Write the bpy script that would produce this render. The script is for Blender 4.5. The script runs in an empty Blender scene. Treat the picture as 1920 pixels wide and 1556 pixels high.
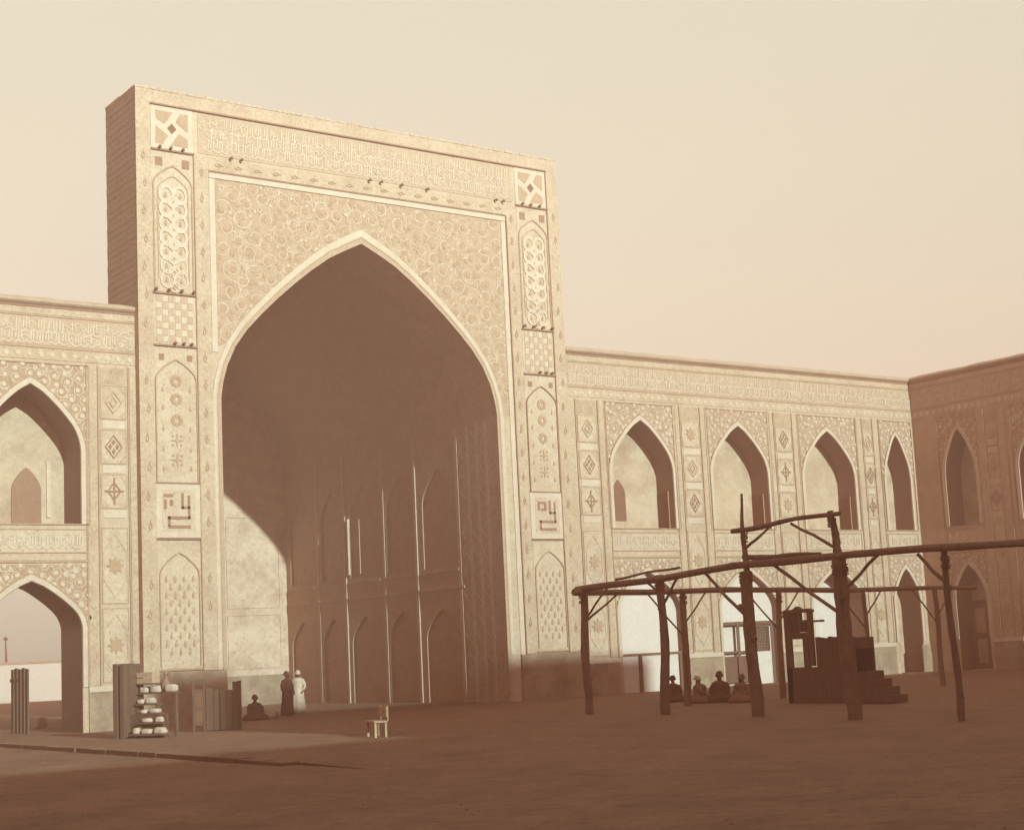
import bpy, math, random
from mathutils import Matrix, Vector

# ---------------------------------------------------------------- camera, sky, sun, exposure
SC = bpy.context.scene
COL = SC.collection
rad = math.radians

CAM_POS = Vector((0.0, -55.0, 2.15))
YAW, PITCH, ROLL = rad(36.103), rad(7.759), rad(-2.820)
FPX, PPX, PPY, IW, IH = 2916.4, 989.5, 821.0, 1920.0, 1556.0
fw = Vector((math.sin(YAW) * math.cos(PITCH), math.cos(YAW) * math.cos(PITCH), math.sin(PITCH)))
r0 = Vector((math.cos(YAW), -math.sin(YAW), 0))
u0 = r0.cross(fw)
rt = math.cos(ROLL) * r0 + math.sin(ROLL) * u0
up = -math.sin(ROLL) * r0 + math.cos(ROLL) * u0
cam_d = bpy.data.cameras.new('camera')
cam = bpy.data.objects.new('camera', cam_d)
COL.objects.link(cam)
cam.matrix_world = Matrix(((rt.x, up.x, -fw.x, CAM_POS.x), (rt.y, up.y, -fw.y, CAM_POS.y), (rt.z, up.z, -fw.z, CAM_POS.z), (0, 0, 0, 1)))
cam_d.sensor_fit = 'HORIZONTAL'
cam_d.sensor_width = 36.0
cam_d.lens = FPX / IW * 36.0
cam_d.shift_x = (IW / 2 - PPX) / IW
cam_d.shift_y = (PPY - IH / 2) / IW
cam_d.clip_start = 0.1
cam_d.clip_end = 6000
SC.camera = cam

SUN_EL, SUN_AZ = rad(18.3), rad(1.2)
SUN_COL, SUN_STR = (0.61, 1.0, 0.92), 5.0
SKY_COL = (0.59, 0.565, 0.455)
HAZE_COL, HAZE_DENS = (.98, .50, .37), .0042
world = bpy.data.worlds.new('World')
SC.world = world
world.use_nodes = True
nt = world.node_tree
nt.nodes.clear()
w_out = nt.nodes.new('ShaderNodeOutputWorld')
w_bg = nt.nodes.new('ShaderNodeBackground')
w_sky = nt.nodes.new('ShaderNodeTexSky')
w_sky.sky_type = 'NISHITA'
w_sky.sun_disc = False
w_sky.sun_elevation = SUN_EL
w_sky.sun_rotation = rad(180) + SUN_AZ
w_sky.dust_density = 4.0
w_bw = nt.nodes.new('ShaderNodeRGBToBW')
w_m1 = nt.nodes.new('ShaderNodeMath'); w_m1.operation = 'MULTIPLY'; w_m1.inputs[1].default_value = 0.10
w_pw = nt.nodes.new('ShaderNodeMath'); w_pw.operation = 'POWER'; w_pw.inputs[1].default_value = 0.45
w_mx = nt.nodes.new('ShaderNodeMix'); w_mx.data_type = 'RGBA'; w_mx.blend_type = 'MULTIPLY'; w_mx.inputs[0].default_value = 0.6
w_mx.inputs[6].default_value = (*SKY_COL, 1)
nt.links.new(w_sky.outputs[0], w_bw.inputs[0])
nt.links.new(w_bw.outputs[0], w_m1.inputs[0])
nt.links.new(w_m1.outputs[0], w_pw.inputs[0])
nt.links.new(w_pw.outputs[0], w_mx.inputs[7])
nt.links.new(w_mx.outputs[2], w_bg.inputs[0])
w_bg.inputs[1].default_value = 1.0
nt.links.new(w_bg.outputs[0], w_out.inputs[0])

sun_d = bpy.data.lights.new('sun', 'SUN')
sun_d.energy = SUN_STR
sun_d.color = SUN_COL
sun_d.angle = rad(0.8)
sun = bpy.data.objects.new('sun', sun_d)
COL.objects.link(sun)
sdir = Vector((math.sin(SUN_AZ) * math.cos(SUN_EL), math.cos(SUN_AZ) * math.cos(SUN_EL), -math.sin(SUN_EL)))
sun.rotation_euler = sdir.to_track_quat('-Z', 'Y').to_euler()
sun.location = (20, -90, 60)

SC.view_settings.view_transform = 'Standard'
SC.view_settings.look = 'None'
SC.view_settings.exposure = 1.0
SC.view_settings.gamma = 1.0
SC.view_settings.use_curve_mapping = False
SC.render.engine = 'CYCLES'
SC.cycles.max_bounces = 8
SC.cycles.diffuse_bounces = 5
SC.cycles.volume_bounces = 1

rng = random.Random(7)

# ---------------------------------------------------------------- materials
KR, KG, KB = 1.66, 2.10, 1.75


def lin(c):
    c = c / 255.0
    return c / 12.92 if c <= 0.04045 else ((c + 0.055) / 1.055) ** 2.4


def albedo(rgb):
    """base colour whose sunlit look is the given sRGB tone"""
    return (min(.9, lin(rgb[0]) / KR), min(.9, lin(rgb[1]) / KG), min(.9, lin(rgb[2]) / KB))


class NB:
    def __init__(s, m):
        s.t = m.node_tree
        s.n = s.t.nodes

    def node(s, k, **kw):
        n = s.n.new(k)
        for a, v in kw.items():
            setattr(n, a, v)
        return n

    def link(s, a, b):
        s.t.links.new(a, b)

    def math(s, op, a, b=None, clamp=False):
        n = s.node('ShaderNodeMath', operation=op, use_clamp=clamp)
        for i, v in enumerate((a, b)):
            if v is None:
                continue
            if isinstance(v, (int, float)):
                n.inputs[i].default_value = v
            else:
                s.link(v, n.inputs[i])
        return n.outputs[0]

    def noise(s, pos, scale, detail=4, rough=.6, out=0):
        n = s.node('ShaderNodeTexNoise')
        n.inputs['Scale'].default_value = scale
        n.inputs['Detail'].default_value = detail
        n.inputs['Roughness'].default_value = rough
        s.link(pos, n.inputs['Vector'])
        return n.outputs[out]

    def ramp(s, v, a, b):
        n = s.node('ShaderNodeMapRange')
        n.inputs['From Min'].default_value = a
        n.inputs['From Max'].default_value = b
        s.link(v, n.inputs['Value'])
        return n.outputs[0]

    def mix(s, f, a, b, blend='MIX'):
        n = s.node('ShaderNodeMix', data_type='RGBA', blend_type=blend)
        if isinstance(f, (int, float)):
            n.inputs[0].default_value = f
        else:
            s.link(f, n.inputs[0])
        for i, v in ((6, a), (7, b)):
            if isinstance(v, tuple):
                n.inputs[i].default_value = (*v[:3], 1)
            else:
                s.link(v, n.inputs[i])
        return n.outputs[2]


MATS = {}


def mat(name, tone, dark=None, fine=.35, coarse=.25, fs=14.0, cs=1.6, lattice=0.0, lf=1.7, dots=0.0, ds=5.0, bump=.25, rough=.85, stain=0.0, streak=0.0):
    """weathered mineral surface: fine speckle, larger mottling, optional tile lattice, dots and stains"""
    m = bpy.data.materials.new(name)
    m.use_nodes = True
    b = NB(m)
    bs = b.n['Principled BSDF']
    bs.inputs['Roughness'].default_value = rough
    if 'Specular IOR Level' in bs.inputs:
        bs.inputs['Specular IOR Level'].default_value = .15
    base = albedo(tone)
    dk = albedo(dark) if dark else tuple(c * .55 for c in base)
    geo = b.node('ShaderNodeNewGeometry')
    pos = geo.outputs['Position']
    f1 = b.noise(pos, fs, 5, .7)
    f2 = b.noise(pos, cs, 6, .65)
    c = b.mix(b.math('MULTIPLY', b.ramp(f1, .46, .72), fine), base, dk)
    c = b.mix(b.math('MULTIPLY', b.ramp(f2, .42, .78), coarse), c, dk)
    f3 = b.noise(pos, fs * .33, 3, .6)
    lt = tuple(min(.92, x * 1.22) for x in base)
    c = b.mix(b.math('MULTIPLY', b.ramp(f3, .52, .72), .45), c, lt)
    if lattice:
        sx = b.node('ShaderNodeSeparateXYZ')
        b.link(pos, sx.inputs[0])
        h = b.math('ADD', sx.outputs[0], sx.outputs[1])
        wob = b.math('MULTIPLY', f2, .25)
        p = b.math('MULTIPLY', b.math('ADD', b.math('ADD', h, sx.outputs[2]), wob), lf * 2 * math.pi)
        q = b.math('MULTIPLY', b.math('ADD', b.math('SUBTRACT', h, sx.outputs[2]), wob), lf * 2 * math.pi)
        l1 = b.math('ABSOLUTE', b.math('SINE', p))
        l2 = b.math('ABSOLUTE', b.math('SINE', q))
        g = b.math('MINIMUM', l1, l2)
        g = b.ramp(g, .30, .08)
        c = b.mix(b.math('MULTIPLY', b.math('MULTIPLY', g, b.ramp(f1, .3, .6)), lattice), c, dk)
    if dots:
        v = b.node('ShaderNodeTexVoronoi')
        v.inputs['Scale'].default_value = ds
        b.link(pos, v.inputs['Vector'])
        c = b.mix(b.math('MULTIPLY', b.ramp(v.outputs['Distance'], .32, .18), dots), c, dk)
    if stain:
        f4 = b.noise(pos, .55, 5, .7)
        c = b.mix(b.math('MULTIPLY', b.ramp(f4, .48, .66), stain), c, dk)
    if streak:
        mp = b.node('ShaderNodeMapping')
        mp.inputs['Scale'].default_value = (6, 6, .5)
        b.link(pos, mp.inputs[0])
        f5 = b.noise(mp.outputs[0], 1.0, 4, .6)
        c = b.mix(b.math('MULTIPLY', b.ramp(f5, .5, .72), streak), c, dk)
    b.link(c, bs.inputs['Base Color'])
    if bump:
        bp = b.node('ShaderNodeBump')
        bp.inputs['Strength'].default_value = bump
        bp.inputs['Distance'].default_value = .03
        b.link(f1, bp.inputs['Height'])
        b.link(bp.outputs[0], bs.inputs['Normal'])
    MATS[name] = m
    return m


mat('buff_brick', (224, 201, 162), (166, 134, 100), fine=.55, lattice=.2, lf=1.3, dots=.25, ds=6, stain=.3, streak=.18)
mat('portal_brick', (224, 202, 163), (168, 136, 102), fine=.55, lattice=.22, lf=1.1, dots=.25, ds=6, stain=.3, streak=.18)
mat('border_tile', (222, 199, 160), (160, 126, 94), fine=.6, lattice=.25, lf=1.6, dots=.4, ds=7, stain=.25, streak=.15)
mat('pale_tile', (231, 211, 176), (190, 160, 124), fine=.45, coarse=.25, stain=.2)
mat('pale_lettering', (232, 213, 178), (190, 160, 124), fine=.45, coarse=.3, cs=2.5)
mat('band_ground', (211, 185, 147), (172, 138, 104), fine=.5, dots=.35, ds=7)
mat('spandrel_ground', (210, 184, 145), (158, 124, 92), fine=.7, coarse=.7, cs=2.1, dots=.4, ds=4)
mat('spandrel_vine', (232, 211, 174), (190, 158, 120), fine=.4, coarse=.5, cs=2.0)
mat('wing_spandrel_ground', (200, 170, 132), (146, 110, 82), fine=.6, coarse=.45, cs=3.5, dots=.35, ds=7)
mat('mid_tile', (200, 170, 131), (160, 124, 92), fine=.5)
mat('dark_tile', (170, 134, 104), (128, 92, 70), fine=.4)
mat('fillet_tile', (168, 130, 100), (126, 90, 68), fine=.5)
mat('deep_tile', (142, 104, 80), (110, 76, 58), fine=.4)
mat('soft_fillet', (198, 167, 130), (150, 114, 86), fine=.6)
mat('panel_field', (227, 205, 167), (166, 133, 100), fine=.6, dots=.4, ds=6, stain=.3)
mat('rough_dado', (190, 168, 132), (128, 103, 79), fine=.5, coarse=.6, cs=1.1, stain=.4, bump=.6)
mat('plaster_white', (244, 231, 204), (214, 190, 154), fine=.2, coarse=.2)
mat('hall_plaster', (218, 192, 152), (168, 132, 98), fine=.3, coarse=.35, bump=.3)
mat('hall_back', (248, 221, 182), (176, 140, 106), fine=.5, coarse=.55, cs=1.3, stain=.5, dots=.3, ds=3)
mat('shade_lining', (158, 124, 96), (120, 88, 66), fine=.4, rough=.5, bump=.15)  # dark tone stands in for shade inside the arches
mat('back_plaster', (224, 200, 160), (156, 120, 90), fine=.45, coarse=.5, cs=.9, stain=.45)
mat('parapet_coping', (206, 180, 144), (150, 114, 86), fine=.6)
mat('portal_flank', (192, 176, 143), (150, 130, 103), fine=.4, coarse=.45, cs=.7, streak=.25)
mat('roof_mud', (190, 158, 120), (150, 116, 86))
mat('ground_earth', (160, 129, 98), (106, 78, 58), fine=.7, coarse=.5, cs=.35, fs=5, bump=.8, stain=.4)
mat('paving', (158, 127, 97), (112, 84, 62), fine=.65, coarse=.5, cs=.5, fs=5, bump=.7, stain=.4)
mat('kerb_stone', (158, 128, 98), (112, 86, 64), fine=.5, coarse=.4)
mat('weathered_log', (154, 124, 98), (104, 78, 60), fine=.5, coarse=.4, fs=9, streak=.8, bump=1.0)
mat('dark_timber', (128, 101, 79), (94, 72, 55), fine=.4, streak=.5, bump=.4)
mat('mid_timber', (150, 112, 84), (104, 70, 52), fine=.4, streak=.5, bump=.4)
mat('pale_timber', (214, 184, 142), (160, 124, 92), fine=.4, streak=.4)
mat('white_cloth', (230, 211, 178), (180, 150, 116), fine=.3, coarse=.5, cs=4, bump=.3)
mat('dark_cloth', (104, 70, 54), (78, 50, 38), fine=.2, coarse=.3, bump=.1)
mat('brown_cloth', (150, 112, 86), (110, 76, 58), fine=.2, coarse=.3, bump=.1)
mat('skin', (168, 122, 92), (140, 98, 72), fine=.1, coarse=.1, bump=.05, rough=.6)
mat('beard', (84, 56, 42), (60, 38, 28), fine=.3, bump=.3)
mat('iron', (96, 66, 50), (70, 46, 34), fine=.3, rough=.6)

# ---------------------------------------------------------------- helpers
WM = {}          # world matrix of each parent, kept by name


def link(o, parent=None, m=None):
    COL.objects.link(o)
    o.matrix_basis = m if m is not None else Matrix.Identity(4)
    if parent is not None:
        o.parent = parent
        o.matrix_parent_inverse = WM[parent.name].inverted()
    WM[o.name] = o.matrix_basis.copy()
    return o


def tag(o, label=None, cat=None, group=None, kind=None):
    if label: o['label'] = label
    if cat: o['category'] = cat
    if group: o['group'] = group
    if kind: o['kind'] = kind
    return o


def thing(name, loc, label, cat, group=None, rz=0.0):
    o = bpy.data.objects.new(name, None)
    o.empty_display_size = .3
    link(o, None, Matrix.Translation(loc) @ Matrix.Rotation(rz, 4, 'Z'))
    return tag(o, label, cat, group)


def mesh(name, v, f, material, smooth=False):
    me = bpy.data.meshes.new(name)
    me.from_pydata(v, [], f)
    if smooth:
        for p in me.polygons:
            p.use_smooth = True
    me.materials.append(MATS[material])
    return me


def put(name, me, parent=None, m=None, loc=None):
    o = bpy.data.objects.new(name, me)
    if loc is not None:
        m = Matrix.Translation(loc)
    return link(o, parent, m)


class MB:
    """collects polygons, prisms and ribbons in one mesh"""

    def __init__(s, stagger=False):
        s.v, s.f = [], []
        s.k, s.stagger = 0, stagger      # stagger: crossing strokes lie at slightly different heights

    def raw(s, v, f):
        o = len(s.v)
        s.v += [tuple(p) for p in v]
        s.f += [tuple(i + o for i in q) for q in f]
        return s

    def lift(s):
        s.k += 1
        return (s.k * 7 % 29) * .0004 if s.stagger else 0.0

    def prism(s, poly, d0, d1, fr):
        n = len(poly)
        d0 -= s.lift()
        v = [fr(a, z, d0) for a, z in poly] + [fr(a, z, d1) for a, z in poly]
        f = [tuple(range(n)), tuple(range(2 * n - 1, n - 1, -1))]
        f += [(i, i + n, (i + 1) % n + n, (i + 1) % n) for i in range(n)]
        return s.raw(v, f)

    def rect(s, a0, a1, z0, z1, d0, d1, fr):
        return s.prism([(a0, z0), (a1, z0), (a1, z1), (a0, z1)], d0, d1, fr)

    def box(s, x0, x1, y0, y1, z0, z1):
        return s.rect(x0, x1, z0, z1, y0, y1, FRONT)

    def ribbon(s, pts, w, d0, d1, fr, closed=False, taper=False):
        n = len(pts)
        d0 -= s.lift()
        L, R = [], []
        for i in range(n):
            if closed:
                a, b = pts[i - 1], pts[(i + 1) % n]
            else:
                a, b = pts[max(0, i - 1)], pts[min(n - 1, i + 1)]
            dx, dz = b[0] - a[0], b[1] - a[1]
            l = math.hypot(dx, dz) or 1e-6
            ww = w * (1 - .75 * i / (n - 1)) if taper else w
            nx, nz = -dz / l * ww / 2, dx / l * ww / 2
            L.append((pts[i][0] + nx, pts[i][1] + nz))
            R.append((pts[i][0] - nx, pts[i][1] - nz))
        v = [fr(*p, d0) for p in L] + [fr(*p, d0) for p in R] + [fr(*p, d1) for p in L] + [fr(*p, d1) for p in R]
        f = []
        m = n if closed else n - 1
        for i in range(m):
            j = (i + 1) % n
            f += [(i, j, n + j, n + i), (i, 2 * n + i, 2 * n + j, j), (n + i, n + j, 3 * n + j, 3 * n + i)]
        if not closed:
            f += [(0, n, 3 * n, 2 * n), (n - 1, 3 * n - 1, 4 * n - 1, 2 * n - 1)]
        return s.raw(v, f)

    def tube(s, pts, radii, sides=10, jit=0.0, r=rng):
        n = len(pts)
        P = [Vector(p) for p in pts]
        v, f = [], []
        for i in range(n):
            t = (P[min(n - 1, i + 1)] - P[max(0, i - 1)]).normalized()
            a = t.cross(Vector((0, 0, 1)) if abs(t.z) < .9 else Vector((1, 0, 0))).normalized()
            b = t.cross(a)
            for k in range(sides):
                q = 2 * math.pi * k / sides
                rr = radii[i] * (1 + r.uniform(-jit, jit))
                v.append(P[i] + a * math.cos(q) * rr + b * math.sin(q) * rr)
        for i in range(n - 1):
            for k in range(sides):
                k2 = (k + 1) % sides
                f.append((i * sides + k, i * sides + k2, (i + 1) * sides + k2, (i + 1) * sides + k))
        f += [tuple(range(sides - 1, -1, -1)), tuple((n - 1) * sides + k for k in range(sides))]
        return s.raw(v, f)

    def lathe(s, prof, sides=16, c=(0, 0, 0), sx=1.0, sy=1.0, wob=None):
        v, f = [], []
        for i, (r, z) in enumerate(prof):
            for k in range(sides):
                q = 2 * math.pi * k / sides
                rr = r * (wob(q, i / (len(prof) - 1)) if wob else 1)
                v.append((c[0] + math.cos(q) * rr * sx, c[1] + math.sin(q) * rr * sy, c[2] + z))
        for i in range(len(prof) - 1):
            for k in range(sides):
                k2 = (k + 1) % sides
                f.append((i * sides + k, i * sides + k2, (i + 1) * sides + k2, (i + 1) * sides + k))
        f += [tuple(range(sides - 1, -1, -1)), tuple((len(prof) - 1) * sides + k for k in range(sides))]
        return s.raw(v, f)

    def build(s, name, material, parent=None, m=None, smooth=False, loc=None):
        return put(name, mesh(name, s.v, s.f, material, smooth), parent, m, loc)


def FRONT(a, z, d):            # wall facing the court: a = x, d = depth behind the face
    return (a, d, z)


PROF = [(1, 0), (.985, .09), (.955, .19), (.90, .30), (.82, .405), (.72, .505), (.61, .605), (.49, .705), (.365, .80), (.24, .885), (.12, .945), (0, 1)]


def arch(c, half, spring, apex, fullpts=True):
    """pointed arch outline from the right spring over the apex to the left spring"""
    R = [(c + half * u, spring + (apex - spring) * t) for u, t in PROF]
    Lp = [(c - half * u, spring + (apex - spring) * t) for u, t in reversed(PROF[:-1])]
    return R + Lp


def notch(a0, a1, z0, z1, c, half, spring, apex):
    return [(a0, z0), (c - half, z0)] + arch(c, half, spring, apex)[::-1] + [(c + half, z0), (a1, z0), (a1, z1), (a0, z1)]


def arch_band(c, half, spring, apex, w, z0, ka=1.25):
    """strip of width w that follows an arch and its jambs down to z0"""
    inn = [(c + half, z0)] + arch(c, half, spring, apex) + [(c - half, z0)]
    out = [(c + half + w, z0)] + arch(c, half + w, spring, apex + w * ka) + [(c - half - w, z0)]
    return inn, out


def band_mesh(mb, inn, out, d0, d1, fr):
    n = len(inn)
    v = [fr(*p, d0) for p in inn] + [fr(*p, d0) for p in out] + [fr(*p, d1) for p in inn] + [fr(*p, d1) for p in out]
    f = []
    for i in range(n - 1):
        j = i + 1
        f += [(i, j, n + j, n + i), (i, 2 * n + i, 2 * n + j, j), (n + i, n + j, 3 * n + j, 3 * n + i)]
    return mb.raw(v, f)


def offset(fr, y):
    return lambda a, z, d: fr(a, z, d + y)


def inside(p, poly):
    x, z = p
    c = False
    n = len(poly)
    for i in range(n):
        x1, z1 = poly[i]
        x2, z2 = poly[i - 1]
        if (z1 > z) != (z2 > z) and x < (x2 - x1) * (z - z1) / (z2 - z1) + x1:
            c = not c
    return c


def script(mb, a0, a1, z0, z1, d0, d1, fr, seed, s=1.0):
    """dense cursive band: tall upright strokes over bowls, loops and sweeping tails"""
    r = random.Random(seed)
    H = z1 - z0
    w = .062 * s
    a = a1
    while a > a0 + .2 * H:
        k = r.random()
        if k < .50:                      # pair of uprights joined by a bowl
            n = r.choice((1, 2, 2, 3))
            for i in range(n):
                x = a - i * .17 * H
                zt = z0 + H * r.uniform(.80, .98)
                zb = z0 + H * r.uniform(.22, .36)
                mb.ribbon([(x + .03 * H, zt), (x, (zt + zb) / 2), (x - .02 * H, zb)], w, d0, d1, fr)
            pts = []
            W = (.17 * n + .22) * H
            for j in range(9):
                t = j / 8
                pts.append((a + .02 * H - t * W, z0 + H * (.26 - .20 * math.sin(math.pi * t))))
            mb.ribbon(pts, w * .95, d0, d1, fr)
            a -= W * r.uniform(.72, .9)
        elif k < .75:                    # round letter with tail
            R = r.uniform(.11, .16) * H
            cx, cz = a - R, z0 + H * r.uniform(.25, .6)
            mb.ribbon([(cx + R * math.cos(q * .7), cz + R * math.sin(q * .7)) for q in range(9)], w * .85, d0, d1, fr, closed=True)
            mb.ribbon([(cx - R * .2 - j * .07 * H, cz - R - .10 * H * math.sin(j * .6)) for j in range(7)], w * .8, d0, d1, fr, taper=True)
            a -= .30 * H
        else:                            # sweeping stroke above, bowl below
            zb = z0 + H * r.uniform(.48, .72)
            L = r.uniform(.38, .62) * H
            mb.ribbon([(a - t * L / 6, zb + .07 * H * math.sin(t)) for t in range(7)], w * .85, d0, d1, fr)
            mb.ribbon([(a - t * L / 8, z0 + H * (.20 - .14 * math.sin(math.pi * t / 8))) for t in range(9)], w, d0, d1, fr)
            mb.ribbon([(a - L * .5, z0 + H * .30), (a - L * .55, z0 + H * .9)], w * .9, d0, d1, fr)
            a -= L * .85
        for _ in range(2):               # points and vowel marks
            x, z = a + r.uniform(0, .3) * H, z0 + H * r.uniform(.35, .95)
            mb.ribbon([(x, z), (x - .055 * H, z + .045 * H)], w * .7, d0, d1, fr)


def scrolls(mb, region, bbox, step, d0, d1, fr, seed, w):
    """spiral vine scrolls of mixed size filling a region; returns places for blossoms"""
    r = random.Random(seed)
    x0, x1, z0, z1 = bbox
    circ = []
    for R, tries in ((step * .72, 500), (step * .5, 900), (step * .34, 1300), (step * .24, 1500)):
        for _ in range(tries):
            x, z = r.uniform(x0, x1), r.uniform(z0, z1)
            if not region(x, z):
                continue
            if all((x - a) ** 2 + (z - b) ** 2 > (.86 * (R + q)) ** 2 for a, b, q in circ):
                circ.append((x, z, R))
    for i, (cx, cz, R0) in enumerate(circ):
        ph = r.uniform(0, 6.28)
        sg = r.choice((-1, 1))
        n = 20 if R0 > step * .3 else 11
        turns = r.uniform(6.5, 9.5)
        run = []
        for k in range(n):
            t = k / (n - 1)
            q = ph + sg * t * turns
            R = R0 * (1.08 - .86 * t) * r.uniform(.95, 1.05)
            p = (cx + R * math.cos(q), cz + R * math.sin(q))
            if region(*p):
                run.append(p)
            else:
                if len(run) > 2: mb.ribbon(run, w * r.uniform(.7, 1.1), d0, d1, fr)
                run = []
        if len(run) > 2: mb.ribbon(run, w * r.uniform(.7, 1.1), d0, d1, fr)
        for q in range(6):
            an = ph + q * 1.05
            k1 = r.uniform(.5, .95)
            p0 = (cx + R0 * k1 * math.cos(an), cz + R0 * k1 * math.sin(an))
            L = step * r.uniform(.10, .18)
            tw = an + r.uniform(.6, 1.6) * sg
            p1 = (p0[0] + L * math.cos(tw), p0[1] + L * math.sin(tw))
            if region(*p0) and region(*p1):
                mb.prism([(p0[0] - .3 * (p1[1] - p0[1]), p0[1] + .3 * (p1[0] - p0[0])), p0, (p0[0] + .3 * (p1[1] - p0[1]), p0[1] - .3 * (p1[0] - p0[0])), p1], d0, d1, fr)
    return [(a, b) for a, b, q in circ if q > step * .3]


def star(n, r1, r2, ph=0.0):
    return [((r1 if k % 2 == 0 else r2) * math.cos(ph + math.pi * k / n), (r1 if k % 2 == 0 else r2) * math.sin(ph + math.pi * k / n)) for k in range(2 * n)]


def motif_mesh(name, polys, material, d0=-.03, d1=0.0):
    mb = MB()
    for p in polys:
        mb.prism(p, d0, d1, FRONT)
    return mesh(name, mb.v, mb.f, material)


def ring(poly, k):
    """hollow outline: closed ribbon returned as quads"""
    n = len(poly)
    return [[poly[i], poly[(i + 1) % n], (poly[(i + 1) % n][0] * k, poly[(i + 1) % n][1] * k), (poly[i][0] * k, poly[i][1] * k)] for i in range(n)]


M_DROP = motif_mesh('drop_tile', ring([(0, .24), (.075, 0), (.06, -.10), (0, -.16), (-.06, -.10), (-.075, 0)], .45), 'mid_tile')
M_BUD = motif_mesh('bud_tile', [[(0, .19), (.07, .0), (.045, -.10), (-.045, -.10), (-.07, .0)]], 'mid_tile')
M_BLOSSOM = motif_mesh('blossom', [star(6, .15, .09)], 'mid_tile', -.02)
M_BLOSSOM_L = motif_mesh('blossom', [star(6, .12, .07)], 'pale_tile', -.022)
M_ROSETTE = motif_mesh('rosette', [[(x + .085 * math.cos(q * 1.047), z + .085 * math.sin(q * 1.047)) for q in range(6)] for x, z in [(.17 * math.cos(k * math.pi / 4), .17 * math.sin(k * math.pi / 4)) for k in range(8)]], 'mid_tile')
M_CROSS = motif_mesh('rosette', [star(4, .27, .07, math.pi / 2)] + [[(x - .06, z), (x, z + .06), (x + .06, z), (x, z - .06)] for x, z in ((.17, .17), (-.17, .17), (.17, -.17), (-.17, -.17))], 'mid_tile')
M_CHECK = motif_mesh('checker_tile', [[(-.11, -.12), (.11, -.12), (.11, .12), (-.11, .12)]], 'band_ground', -.02)
M_CHECK_L = motif_mesh('checker_tile', [[(-.10, -.11), (.10, -.11), (.10, .11), (-.10, .11)]], 'pale_tile', -.025)
M_SQUARE = motif_mesh('square_tile', [[(-.15, -.17), (.15, -.17), (.15, .17), (-.15, .17)]], 'dark_tile', -.02)
M_DIAMOND = motif_mesh('diamond_tile', ring([(0, .46), (.34, 0), (0, -.46), (-.34, 0)], .86) + [[(x, z + .11), (x + .075, z), (x, z - .11), (x - .075, z)] for x, z in ((0, .17), (0, -.17), (.135, 0), (-.135, 0))], 'dark_tile')
M_DIAMOND_S = motif_mesh('diamond_tile', [star(8, .34, .20)], 'mid_tile')
M_DIAMOND_X = motif_mesh('diamond_tile', ring([(0, .36), (.27, 0), (0, -.36), (-.27, 0)], .8) + [[(-.03, -.5), (.03, -.5), (.03, .5), (-.03, .5)], [(-.36, -.03), (-.035, -.03), (-.035, .03), (-.36, .03)], [(.035, -.03), (.36, -.03), (.36, .03), (.035, .03)]], 'dark_tile')
M_DIAMOND_O = motif_mesh('diamond_tile', ring([(0, .44), (.33, 0), (0, -.44), (-.33, 0)], .88) + ring([(0, .24), (.18, 0), (0, -.24), (-.18, 0)], .6), 'mid_tile')
M_PEG = None
mb = MB()
mb.tube([(0, .05, 0), (0, -.12, .01)], [.035, .04], 8)
mb.lathe([(.02, -.07), (.06, -.035), (.07, .0), (.04, .05), (.01, .07)], 8, (0, -.15, 0))
M_PEG = mesh('lamp_peg', mb.v, mb.f, 'deep_tile')

# ---------------------------------------------------------------- ground
mb = MB()
mb.raw([(-110, -100, -.11), (220, -100, -.11), (220, 82, -.11), (-110, 82, -.11)], [(0, 1, 2, 3)])
tag(mb.build('ground', 'ground_earth'), kind='structure')
mb = MB()
mb.raw([(16.3, 49, 0), (66.6, 49, 0), (66.6, -20, 0), (16.3, -20, 0), (16.3, -30, -.16), (66.6, -30, -.16), (16.3, 49, -.4), (16.3, -20, -.4), (16.3, -30, -.4)],
       [(0, 1, 2, 3), (3, 2, 5, 4), (0, 3, 7, 6), (3, 4, 8, 7)])
pav = tag(mb.build('pavement', 'paving'), kind='structure')
kerb_me = [mesh('kerb_stone', *(lambda b: (b.v, b.f))(MB().box(-.22, .22, -.58 + .01 * k, .58 - .015 * k, -.4, .004 + .005 * k)), 'kerb_stone') for k in range(3)]
for i in range(20):
    y = -22.9 + i * 1.18
    put('kerb_stone', kerb_me[rng.randrange(3)], pav, loc=(16.1 + rng.uniform(-.03, .03), y, -.002 - max(0, (-20 - y) / 10 * .16)))

rp = random.Random(99)
mb = MB()
for _ in range(3000):
    t = rp.random()
    x, y = rp.uniform(3, 60), rp.uniform(-46, -1)
    if x < 16.4: z = -.11
    elif y > -20: z = 0.0
    else: z = max(-.11, -(-20 - y) / 10 * .16)
    if 15.8 < x < 16.4: continue
    q = rp.choice((.010, .014, .018, .024))
    a = rp.uniform(0, 3)
    c_, s_ = math.cos(a) * q, math.sin(a) * q
    mb.raw([(x + c_, y + s_, z), (x - s_, y + c_, z), (x - c_, y - s_ * .8, z), (x + s_, y - c_ * 1.2, z), (x + q * .2, y, z + q * .9)], [(0, 1, 4), (1, 2, 4), (2, 3, 4), (3, 0, 4)])
tag(mb.build('pebbles', 'kerb_stone'), kind='stuff')

# ================================================================ the great portal
AX = 31.98                     # axis of the great arch
PX0, PX1, PH = 22.18, 42.42, 24.4
MID = (PX0 + PX1) / 2
portal = thing('iwan_portal', (MID, 1.5, 0), 'tall rectangular tiled portal with one huge dark pointed arch', 'portal')
JL, JR = 25.50, 38.48
HALF = (JR - JL) / 2
SPR, APX = 12.4, 19.28
HALL_Y = 20.3

MB().prism(notch(PX0, PX1, 0, PH, AX, HALF, SPR, APX), 0, 3.0, FRONT).build('wall', 'portal_brick', portal)
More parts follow.
